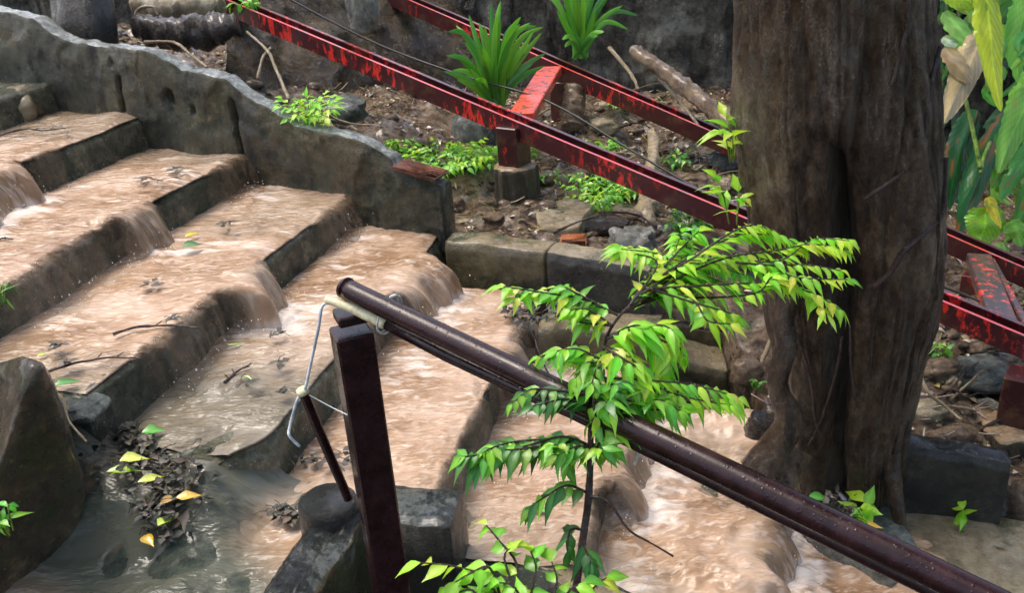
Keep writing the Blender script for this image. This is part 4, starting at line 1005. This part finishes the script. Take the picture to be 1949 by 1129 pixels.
# strap leaved plants
def strap(name, label, base, tips, pal, w=.035):
    e = empty(name, base, label, 'plant'); mb = MB(); r = random.Random(len(tips))
    tips = [t for q in tips for t in (q, (q[0]+r.uniform(-22, 22), q[1]+r.uniform(-60, 25), q[2]+r.uniform(-.1, .1), q[3]+r.uniform(-.02, .06)))]
    for (x, y, D, bow) in tips:
        tip = PD(x, y, D); mid = (base+tip)/2+np.array([0, 0, bow]); pts = spline([base+np.array([r.uniform(-.05, .05), r.uniform(-.03, .03), 0]), mid, tip], 14); v = []
        col = jit(r.choice(pal), r)
        for i, p in enumerate(pts):
            t = i/13; dv = norm(pts[min(i+1, 13)]-pts[max(i-1, 0)]); s_ = norm(np.cross(dv, CF)); nn = np.cross(s_, dv)
            ww = w*(.45+.55*math.sin(min(1, t*1.6)*math.pi/2))*(1-t**4)*.5
            v += [p+s_*ww+nn*ww*.35, p, p-s_*ww+nn*ww*.35]
        f = [q for i in range(13) for q in ((i*3, i*3+3, i*3+4, i*3+1), (i*3+1, i*3+4, i*3+5, i*3+2))]
        mb.add(v, f, col)
    mb.build('foliage', M['leafd'], e); return e
SG = [(.10, .36, .03), (.16, .46, .04), (.07, .28, .04), (.20, .55, .05)]
strap('strap_leaf_plant', 'clump of long strap leaves rising behind the near rail beside the orange beam', PD(940, 205, 4.8),
      [(935, 2, 4.7, .05), (922, 48, 4.65, .05), (850, 105, 4.6, .10), (885, 80, 4.7, .08), (905, 60, 4.75, .04), (990, 45, 4.6, .10), (1010, 42, 4.6, .12), (1035, 50, 4.7, .12), (960, 80, 4.7, .05), (1000, 100, 4.7, .05),
       (975, 92, 4.6, .03), (915, 110, 4.6, .02), (950, 60, 4.7, .03), (845, 135, 4.6, .05), (870, 150, 4.6, .03), (1040, 100, 4.7, .05), (1015, 120, 4.7, .03), (895, 130, 4.55, .02), (928, 90, 4.6, .0), (943, 110, 4.6, .0)], SG, .036)
strap('strap_leaf_plant', 'taller clump of strap leaves growing behind the far rail', PD(1105, 110, 5.4),
      [(1050, -20, 5.3, .03), (1065, -40, 5.3, .03), (1085, -60, 5.3, .02), (1110, -50, 5.3, .02), (1135, -30, 5.3, .03), (1165, -25, 5.3, .05), (1185, 10, 5.3, .07), (1195, 55, 5.3, .12), (1070, 75, 5.2, .07), (1130, 20, 5.3, 0), (1075, 0, 5.3, 0), (1150, 60, 5.2, .06), (1100, -10, 5.2, 0), (1060, 20, 5.2, .02)], SG, .034)

# broad leaves past the trunk
def bigleaf(mb, pts, wmax, col, wob=.06, seed=0, nrmv=None, tipp=1.6):
    nl, nc = (56, 17) if wmax > .05 else (22, 7)
    P = spline([PD(*p) for p in pts], nl); o = len(mb.v)
    for i, p in enumerate(P):
        t = i/(nl-1); dv = norm(P[min(i+1, nl-1)]-P[max(i-1, 0)]); s_ = norm(np.cross(dv, CF if nrmv is None else nrmv)); nn = np.cross(s_, dv)
        ww = wmax*math.sin(math.pi*min(1, max(.02, t))**(1/tipp))**.7
        for k in range(nc):
            u = -1+2*k/(nc-1); rib = math.sin((t*2.2-abs(u)*.5)*(nl*.62)+seed); tear = 1-.30*max(0, nz((t*14, u > 0, seed), 1, seed)-.12)*2*abs(u)
            q = p+s_*ww*u*tear+nn*(abs(u)*.22*ww+.05*ww*rib*abs(u)+.28*ww*nz((t*2.5, u, seed), 1.3, seed))
            mb.v.append(q); g = 1+.16*rib*(abs(u) > .1)+.45*(abs(u) < .08)+.3*nz((t*5, u*2, seed), 1, 3)
            brn = sm(.25, .5, nz((t*3, u*1.5, seed), 1.6, 44)); mb.c.append((col[0]*g*(1-brn)+.3*brn, col[1]*g*(1-brn*.5)+.06*brn, col[2]*g, 1))
    mb.f += [tuple(x) for x in gridf(nl, nc, o)]
def plantbig(name, label, leaves, stems=(), mat='bigleaf'):
    e = empty(name, PD(*leaves[0][0][0]), label, 'plant'); mb = MB()
    for i, (pts, w, col) in enumerate(leaves): bigleaf(mb, pts, w, (*col, 1), seed=i*1.7)
    mb.build('foliage', M[mat], e)
    if stems:
        sb = MB()
        for pts, r_ in stems: tube(sb, spline([PD(*p) for p in pts], 24), r_, 8)
        sb.build('stem', M['green'], e)
plantbig('banana_plant', 'banana plant with huge torn green leaves hanging past the trunk',
    [([(1990, 120, 4.6), (1955, 190, 4.5), (1925, 260, 4.4), (1900, 330, 4.3)], .085, (.24, .58, .07)),
     ([(1930, 210, 4.9), (1890, 280, 4.8), (1850, 370, 4.7), (1822, 450, 4.6)], .085, (.03, .15, .05)),
     ([(1860, 210, 5.0), (1825, 290, 4.9), (1806, 400, 4.8)], .075, (.02, .11, .04)),
     ([(1800, -60, 5.1), (1850, 10, 5.0), (1905, 60, 4.9), (1960, 100, 4.8)], .07, (.20, .50, .06)),
     ([(1970, -60, 4.9), (1950, 20, 4.8), (1935, 90, 4.75), (1940, 160, 4.7)], .08, (.16, .48, .05)),
     ([(1990, 240, 4.3), (1955, 300, 4.3), (1925, 340, 4.3), (1905, 380, 4.3)], .055, (.10, .36, .08)),
     ([(2000, -60, 5.2), (1900, 10, 5.2), (1820, 60, 5.1)], .08, (.12, .38, .05)),
     ([(1990, 330, 4.4), (1960, 380, 4.4), (1935, 430, 4.4)], .06, (.10, .34, .05))],
    [([(1838, 190, 4.3), (1850, 240, 4.28), (1866, 320, 4.25)], .010), ([(1885, 270, 4.3), (1872, 300, 4.28), (1866, 330, 4.25)], .009)])
plantbig('hanging_leaf', 'long yellow green folded leaf hanging down in front of the banana leaves', [([(1878, -50, 3.9), (1882, 40, 3.88), (1890, 120, 3.85), (1905, 212, 3.82)], .062, (.62, .78, .06)), ([(1884, -60, 3.92), (1880, 0, 3.9), (1884, 58, 3.88)], .066, (.28, .50, .05))])
plantbig('dry_leaf', 'crumpled dry tan leaf hanging between trunk and banana leaves', [([(1880, 60, 4.3), (1850, 110, 4.25), (1820, 180, 4.2), (1795, 235, 4.15)], .075, (.50, .38, .20)), ([(1800, 90, 4.25), (1830, 130, 4.2), (1850, 160, 4.2)], .05, (.36, .26, .13))], mat='dead')
plantbig('taro_plant', 'round bright green taro leaf above the far rail', [([(1880, 395, 4.2), (1875, 420, 4.2), (1868, 450, 4.2), (1860, 470, 4.2)], .085, (.28, .62, .05)), ([(1880, 375, 4.15), (1892, 400, 4.15), (1905, 435, 4.15)], .03, (.80, .66, .04)), ([(1925, 420, 4.3), (1935, 440, 4.3), (1945, 470, 4.3)], .05, (.2, .5, .06))],
         [([(1838, 190, 4.3), (1850, 240, 4.28), (1862, 300, 4.25)], .008)])
plantbig('broad_leaf_plant', 'pale variegated leaves beside the upper trunk', [([(1800, 20, 4.4), (1830, 60, 4.35), (1860, 90, 4.3)], .05, (.25, .55, .12)), ([(1795, 70, 4.4), (1825, 85, 4.35), (1850, 100, 4.3)], .035, (.5, .7, .45)), ([(1800, -30, 4.4), (1840, 0, 4.35), (1890, 10, 4.3)], .06, (.4, .65, .05)), ([(1850, 30, 4.4), (1880, 40, 4.4), (1800, 110, 4.3)], .03, (.2, .5, .08))])

rq = random.Random(9)
for nm_, lab, x0, x1, y0, y1, D_, pl_, n_ in (('broad_leaf_plant', 'dense dark leafy bush filling the space behind the banana plant', 1800, 2050, -80, 400, 5.4, [(.03, .12, .03), (.05, .2, .04), (.10, .32, .05)], 90),
                                              ('broad_leaf_plant', 'small bright leaves growing along the stems right of the hanging leaf', 1905, 1990, 60, 470, 4.5, [(.2, .5, .06), (.35, .65, .08), (.1, .35, .06)], 26)):
    plantbig(nm_, lab, [([(x, y, D_), (x+rq.uniform(-25, 5), y+22, D_-.05), (x+rq.uniform(-50, 10), y+rq.uniform(40, 65), D_-.08)], rq.uniform(.025, .045), jit(rq.choice(pl_), rq, .3)[:3]) for x, y in [(rq.uniform(x0, x1), rq.uniform(y0, y1)) for _ in range(n_)]])
# ------------------------------------------------------------------ timber, stump, bank at the upper left
stp_ = MB(); a = PD(158, 70, 4.75); tube(stp_, [PD(150, -120, 4.75)*1.0, PD(155, -20, 4.75), PD(160, 30, 4.75), PD(162, 110, 4.75)], [.15, .145, .155, .17], 32, wob=.35)
tag(stp_.build('tree_stump', M['darkc']), 'thick black mossy stump standing behind the wavy wall', 'stump')
# bank with rusty brown face
def bankf(u, w):
    p = PD(430+u*480, -130+w*(270+u*130)*1.02, 5.25+.95*u-.35*w); p = p+np.array([0, -.05*fz(p, 1.6, 3, 1)-.018*fz(p, 9, 4, 6), .02*fz(p, 3, 4, 3)]); return p
tag(mesh('earth_bank', wander(120, 70, bankf), gridf(120, 70), M['bank']), kind='structure')
def log(name, label, pts, r_, mat='woodd', cat='log', wob=.5, seg=14):
    mb = MB(); tube(mb, spline([PD(*p) for p in pts], 30), r_, seg, wob=wob); return tag(mb.build(name, M[mat]), label, cat)
log('old_timber', 'thick dark rotten log lying on the bank below the mossy timber', [(262, 55, 4.9), (330, 62, 4.85), (400, 58, 4.85), (452, 45, 4.85)], [.07, .085, .085, .06])
log('old_timber', 'mossy olive timber lying behind the dark rotten log', [(262, 5, 5.2), (340, 14, 5.1), (440, 8, 5.1)], [.06, .075, .07], 'tan')
log('fallen_plank', 'brown fallen plank leaning diagonally towards the trunk', [(1205, 95, 5.0), (1290, 155, 4.8), (1400, 245, 4.5)], [.035, .045, .045], 'wood', 'plank')
log('pale_root', 'thick pale root crossing the ground under the near rail', [(1240, 250, 4.7), (1245, 290, 4.55), (1235, 360, 4.3), (1230, 420, 4.15), (1235, 460, 4.05)], [.025, .03, .045, .045, .05], 'twigl', 'root')
log('cut_log', 'leaning grey brown log behind the far post', [(1095, 170, 5.1), (1085, 250, 4.95)], [.06, .07], 'wood')
for i, (pts, r_, lab) in enumerate((
    ([(275, 80, 4.75), (330, 80, 4.7), (365, 105, 4.6), (395, 128, 4.5)], [.009, .006], 'curved pale root arching along the top of the mossy wall'),
    ([(490, 150, 4.5), (500, 110, 4.55), (515, 90, 4.6)], [.008, .006], 'short pale twig standing against the forked root'),
    ([(550, 190, 4.4), (525, 130, 4.5), (508, 95, 4.55), (470, 60, 4.7)], [.010, .006], 'forked pale root hanging down the brown bank'),
    ([(600, 200, 4.3), (650, 230, 4.3), (700, 238, 4.3)], [.005, .004], 'thin pale twig beside the bright green bush'),
    ([(255, 60, 4.9), (262, 20, 4.9), (290, 12, 4.85), (300, 28, 4.85)], [.012, .006], 'crooked pale root climbing the old timber'),
    ([(1140, 405, 4.1), (1190, 405, 4.05), (1225, 415, 4.05), (1250, 440, 4.0)], [.006, .004], 'dark thin root arching over the pale thick root'),
    ([(1130, 340, 4.6), (1165, 300, 4.6), (1210, 280, 4.6)], [.01, .008], 'grey branch lying between the footing and the weeds'),
    ([(1160, 90, 5.2), (1200, 140, 5.1), (1215, 170, 5.05)], [.012, .009], 'bent dry stalk behind the far rail'),
    ([(1255, 150, 5.0), (1300, 200, 4.8), (1330, 240, 4.7)], [.010, .008], 'loose stick lying under the fallen plank'),
    ([(88, 738, 2.36), (120, 760, 2.36), (130, 800, 2.34), (165, 842, 2.3)], [.004, .003], 'bent pale twig leaning on the pier edge'),
    ([(1745, 700, 3.2), (1765, 745, 3.15), (1800, 775, 3.15), (1830, 800, 3.1)], [.008, .005], 'pale curved root on the wet ground past the trunk'),
    ([(1450, 690, 3.0), (1470, 640, 3.0), (1480, 600, 3.0)], [.008, .006], 'thin aerial root hanging beside the trunk'),
    ([(1015, 630, 3.3), (1022, 660, 3.25), (1038, 700, 3.2), (1060, 735, 3.15)], [.004, .003], 'thin dark root hanging at the curb behind the sapling'))):
    log('root' if 'root' in lab else 'twig', lab, pts, r_, 'twig' if 'dark' in lab else 'twigl', 'root' if 'root' in lab else 'twig', seg=8)
def twig_on(z, pts, r_, lab, mat='twig'):
    mb = MB(); P = [PZ(x, y, z+.036) for x, y in pts]; sp_ = spline(P, 30); sp_ = [p+np.array([0, 0, .004*nz(p, 20, 1)]) for p in sp_]; tube(mb, sp_, [r_, r_*.5], 7, wob=.6)
    for i in (8, 15, 21):
        p = sp_[i]; d = norm(sp_[i+1]-sp_[i-1]); s_ = np.cross(d, [0, 0, 1]); tube(mb, [p, p+(d*.7+s_*rnd.choice((-1, 1)))*.02+np.array([0, 0, .006])], [r_*.5, r_*.3], 5)
    tag(mb.build('twig', M[mat]), lab, 'twig')
twig_on(-1.16, [(88, 708), (150, 690), (210, 680), (268, 683)], .0045, 'long dark twig lying across the brown tread nearest the pier')
twig_on(-1.16, [(215, 637), (265, 622), (320, 620), (378, 623)], .005, 'dark twig over foam at the edge of the tread')
twig_on(-.84, [(-10, 260), (40, 246), (85, 248), (125, 244)], .005, 'dark forked twig on the topmost brown tread')
twig_on(-1.32, [(427, 728), (445, 712), (478, 692)], .005, 'short dark stick on the grey wet tread')
twig_on(-1.0, [(-10, 460), (5, 453), (25, 455)], .004, 'dark twig end at the side of the foaming tread')

# fallen leaves: individuals one can point at
def fallen(px, py, z, L, col, lab, rot=0, w=None, mat='dead', tilt=.15):
    mb = MB(); P = lhit(px, py)+np.array([0, 0, .034]) if -1.5 < z < -1.35 and px < 600 else PZ(px, py, z+.036); a = rot; d = np.array([math.cos(a), math.sin(a), tilt*.5])
    leaf(mb, P-d*L/2, d, np.array([.1, -.2, 1]), L*.85, (w or L*.45)*.8, (*col, 1), .22, .5, rnd.uniform(-.3, .3)); tag(mb.build('fallen_leaf', M[mat]), lab, 'leaf')
fallen(265, 888, -1.43, .085, (.62, .66, .12), 'pale yellow leaf at the top of the black leaf heap', .4, .05)
fallen(245, 912, -1.44, .10, (.40, .62, .06), 'green yellow leaf just under the pale yellow one', .1, .035)
fallen(298, 930, -1.45, .08, (.55, .60, .10), 'yellow leaf in the middle of the leaf heap', .3, .04)
fallen(368, 965, -1.46, .075, (.72, .42, .05), 'orange yellow leaf on the right flank of the leaf heap', 0, .04)
fallen(332, 970, -1.46, .06, (.58, .36, .12), 'dull ochre leaf beside the orange yellow leaf', .6, .035)
fallen(320, 1008, -1.46, .055, (.55, .72, .10), 'lime leaf at the lower end of the leaf heap', 1.2, .04)
fallen(288, 1050, -1.46, .06, (.80, .45, .02), 'bright orange leaf furthest down the landing', -.9, .04)
fallen(130, 722, -1.16, .08, (.04, .20, .02), 'broad dark green leaf on the tread beside the pier', .7, .045, tilt=.3)
fallen(82, 672, -1.16, .04, (.50, .66, .05), 'small lime leaf near the pier', 1.1)
fallen(300, 838, -1.38, .07, (.08, .34, .03), 'dark green leaf at the upper end of the leaf heap', .2, .05)
fallen(370, 443, -1.14, .085, (.55, .48, .03), 'mustard leaf stuck in the foam of the tread', .9, .04)
fallen(368, 465, -1.14, .09, (.05, .16, .04), 'dark green leaf bunch just under the mustard leaf', .2, .06)
fallen(450, 655, -1.32, .06, (.25, .45, .05), 'narrow green leaf on the grey wet tread', 0, .012)
fallen(475, 718, -1.32, .05, (.30, .50, .06), 'tiny green leaf beside the short dark stick', -.5, .012)
fallen(1660, 1000, -1.86, .10, (.90, .42, .02), 'bright orange leaf at the foot of the trunk', -.3, .05)
fallen(1565, 945, -1.86, .09, (.10, .36, .06), 'green leaf pressed on the stone pad between roots', 0, .05)
fallen(1375, 1105, -2.0, .10, (.10, .30, .08), 'dark green leaf under water near the brown rock', .5, .07)
fallen(1035, 968, -1.64, .075, (.20, .42, .10), 'green leaf floating behind the sapling stem', .0, .03)
fallen(950, 410, -1.36, .07, (.50, .44, .12), 'yellowish leaf at the terrace edge by the footing', .3, .03)
# black leaf heaps
def heap(name, lab, zbase, ells, n, seed, cols, L=(.02, .055)):
    r = random.Random(seed); mb = MB()
    for i in range(n):
        (cx, cy, rx, ry) = r.choice(ells); x = r.gauss(cx, rx*.5); y = r.gauss(cy, ry*.5); P = (lhit(x, y)+np.array([0, 0, .006+r.uniform(0, .02)])) if zbase in (-1.45, -1.46) and x < 660 else PZ(x, y, zbase+.03+r.uniform(0, .012)); a = r.uniform(0, 6.28)
        fl = 1.0 if n > 100 else .25; d = np.array([math.cos(a), math.sin(a), r.uniform(-.3, .6)*fl]); col = jit(r.choice(cols), r, .3)
        if r.random() < .15: tube(mb, spline([P, P+d*.02+np.array([0, 0, .008]), P+d*.045], 6), .0012, 4, col)
        else: leaf(mb, P, d, np.array([r.uniform(-.6, .6)*fl, r.uniform(-.6, .6)*fl, 1]), r.uniform(*L)*(1 if n > 100 else .8), r.uniform(.010, .026), col, r.uniform(-.2, .5)*fl, .3, r.uniform(-.4, .4))
    return tag(mb.build(name, M['rot']), lab, 'leaf heap')
BK = [(.014, .009, .007), (.028, .017, .011), (.010, .008, .008), (.055, .034, .02), (.03, .02, .018)]
heap('leaf_heap', 'heap of black rotten leaves and twigs on the landing with yellow leaves on it', -1.45, [(235, 835, 30, 18), (265, 860, 60, 25), (310, 890, 60, 25), (330, 925, 55, 22), (350, 900, 40, 25), (320, 955, 60, 18), (300, 985, 45, 20), (310, 1025, 35, 12), (250, 880, 90, 50), (330, 960, 90, 60)], 340, 5, BK, (.015, .045))
heap('leaf_heap', 'small scatter of black leaves beside the round stub', -1.46, [(545, 985, 35, 12)], 50, 6, BK)
heap('leaf_heap', 'brown wet leaf scraps at the foot of the round stub behind the rod', -1.46, [(600, 885, 40, 10), (640, 880, 20, 10)], 40, 8, BK)
heap('leaf_heap', 'longer row of black leaf scraps on the second brown tread by the wall', -.99, [(285, 342, 26, 5)], 20, 9, BK)
heap('leaf_heap', 'peaked tuft of black leaf scraps nearest the cracked part of the wall', -.99, [(335, 325, 14, 6)], 14, 19, BK)
heap('leaf_heap', 'dark leaf scrap floating near the mustard leaf', -1.14, [(432, 428, 12, 7)], 16, 10, BK)
for q_, lb_ in (((527, 634, 9, 5), 'dark curled scrap highest on the grey wet tread'), ((530, 690, 7, 6), 'hooked dark scrap near the top of the leaning rod'), ((470, 728, 12, 5), 'spread black scrap beside the short dark stick'), ((538, 742, 6, 6), 'small dark scrap touching the edge of the grey wet tread by the rod')):
    heap('leaf_scrap', lb_, -1.31, [q_], 10, int(q_[0]), BK)
for q_, lb_ in (((110, 658, 8, 5), 'dark scrap beside the small lime leaf near the pier'), ((130, 686, 14, 4), 'flat dark scraps touching the long dark twig'), ((330, 608, 16, 5), 'dark scraps caught on the twig over the foam'), ((290, 540, 12, 5), 'dark scrap in the foam under the second fall')):
    heap('leaf_scrap', lb_, -1.15, [q_], 11, int(q_[0]), BK)
heap('leaf_heap', 'dark leaf scraps on the topmost brown tread', -.83, [(100, 242, 30, 4), (130, 258, 6, 5)], 16, 13, BK)
heap('leaf_heap', 'tangle of black leaves caught on the curb behind the sapling leaves', -1.45, [(985, 590, 28, 14), (1010, 605, 22, 10), (1050, 590, 25, 20)], 130, 14, BK)
heap('leaf_heap', 'scraps of dark leaves in the crook of the trunk roots', -1.84, [(1590, 965, 25, 20), (1600, 985, 30, 14)], 120, 15, BK+[(.2, .18, .2)])

# beads of splash water thrown up under the falls
rd = random.Random(12); mb = MB(); bmv = [(0, 0, 1), (1, 0, 0), (0, 1, 0), (-1, 0, 0), (0, -1, 0), (0, 0, -1)]; bmf = [(0, 1, 2), (0, 2, 3), (0, 3, 4), (0, 4, 1), (5, 2, 1), (5, 3, 2), (5, 4, 3), (5, 1, 4)]
for k in range(1, 8):
    for a, b, q in FALL[k]:
        for _ in range(int(90*q*(b-a)/.4)):
            n = rd.uniform(a-.05, b+.05); e = nose(k, n)+.06+abs(rd.gauss(0, .07)); z = ZK(k+1)+.03+abs(rd.gauss(0, .035)); R_ = rd.uniform(.0010, .0028)
            mb.add([EN(e, n, z)+np.array(v_)*R_*np.array([1, 1, 1.3]) for v_ in bmv], bmf)
tag(mb.build('splash_droplets', M['drop']), kind='stuff')
# litter over the terrace: uncountable
r = random.Random(21); mb = MB(); LC = [(.10, .06, .04), (.22, .14, .09), (.34, .24, .16), (.05, .03, .025), (.45, .36, .28), (.16, .10, .09), (.30, .26, .08), (.55, .46, .40), (.5, .42, .34), (.38, .33, .26)]
cnt = 0
while cnt < 9000:
    x = r.uniform(-3.4, 3.4); y = r.uniform(2.4, 6.6)
    if not in_terrace(x, y-.03): continue
    if nz((x, y, 0), 2.3, 9) < r.uniform(-.55, .35): continue
    P = np.array([x, y, tpt(x, y)+.004]); a = r.uniform(0, 6.28); d = np.array([math.cos(a), math.sin(a), r.uniform(-.2, .5)]); cnt += 1
    if r.random() < .25: tube(mb, [P, P+d*.03, P+d*.07+np.array([0, 0, .01])], .0016+.0015*r.random(), 4, jit(r.choice(LC), r))
    else: leaf(mb, P, d, np.array([r.uniform(-.5, .5), r.uniform(-.5, .5), 1]), r.uniform(.015, .06), r.uniform(.010, .028), jit(r.choice(LC), r), r.uniform(.0, .8), .5)
tag(mb.build('leaf_litter', M['dead']), kind='stuff')
import bmesh
mb = MB(); cnt = 0
bm = bmesh.new(); bmesh.ops.create_icosphere(bm, subdivisions=2, radius=1); iv = [np.array(v_.co) for v_ in bm.verts]; fi = [tuple(v_.index for v_ in q.verts) for q in bm.faces]; bm.free()
while cnt < 900:
    x = r.uniform(-3.4, 3.4); y = r.uniform(2.4, 6.6)
    if not in_terrace(x, y-.03): continue
    cnt += 1; P = np.array([x, y, tpt(x, y)+.002]); R_ = r.uniform(.008, .03)*r.choice((1, 1, 1.6, 2.0)); sd = r.uniform(0, 50)
    mb.add([P+q*R_*np.array([1, .8, .6])*(1+.35*nz(q, 1.4, sd)) for q in iv], fi)
tag(mb.build('gravel', M['rockb']), kind='stuff')
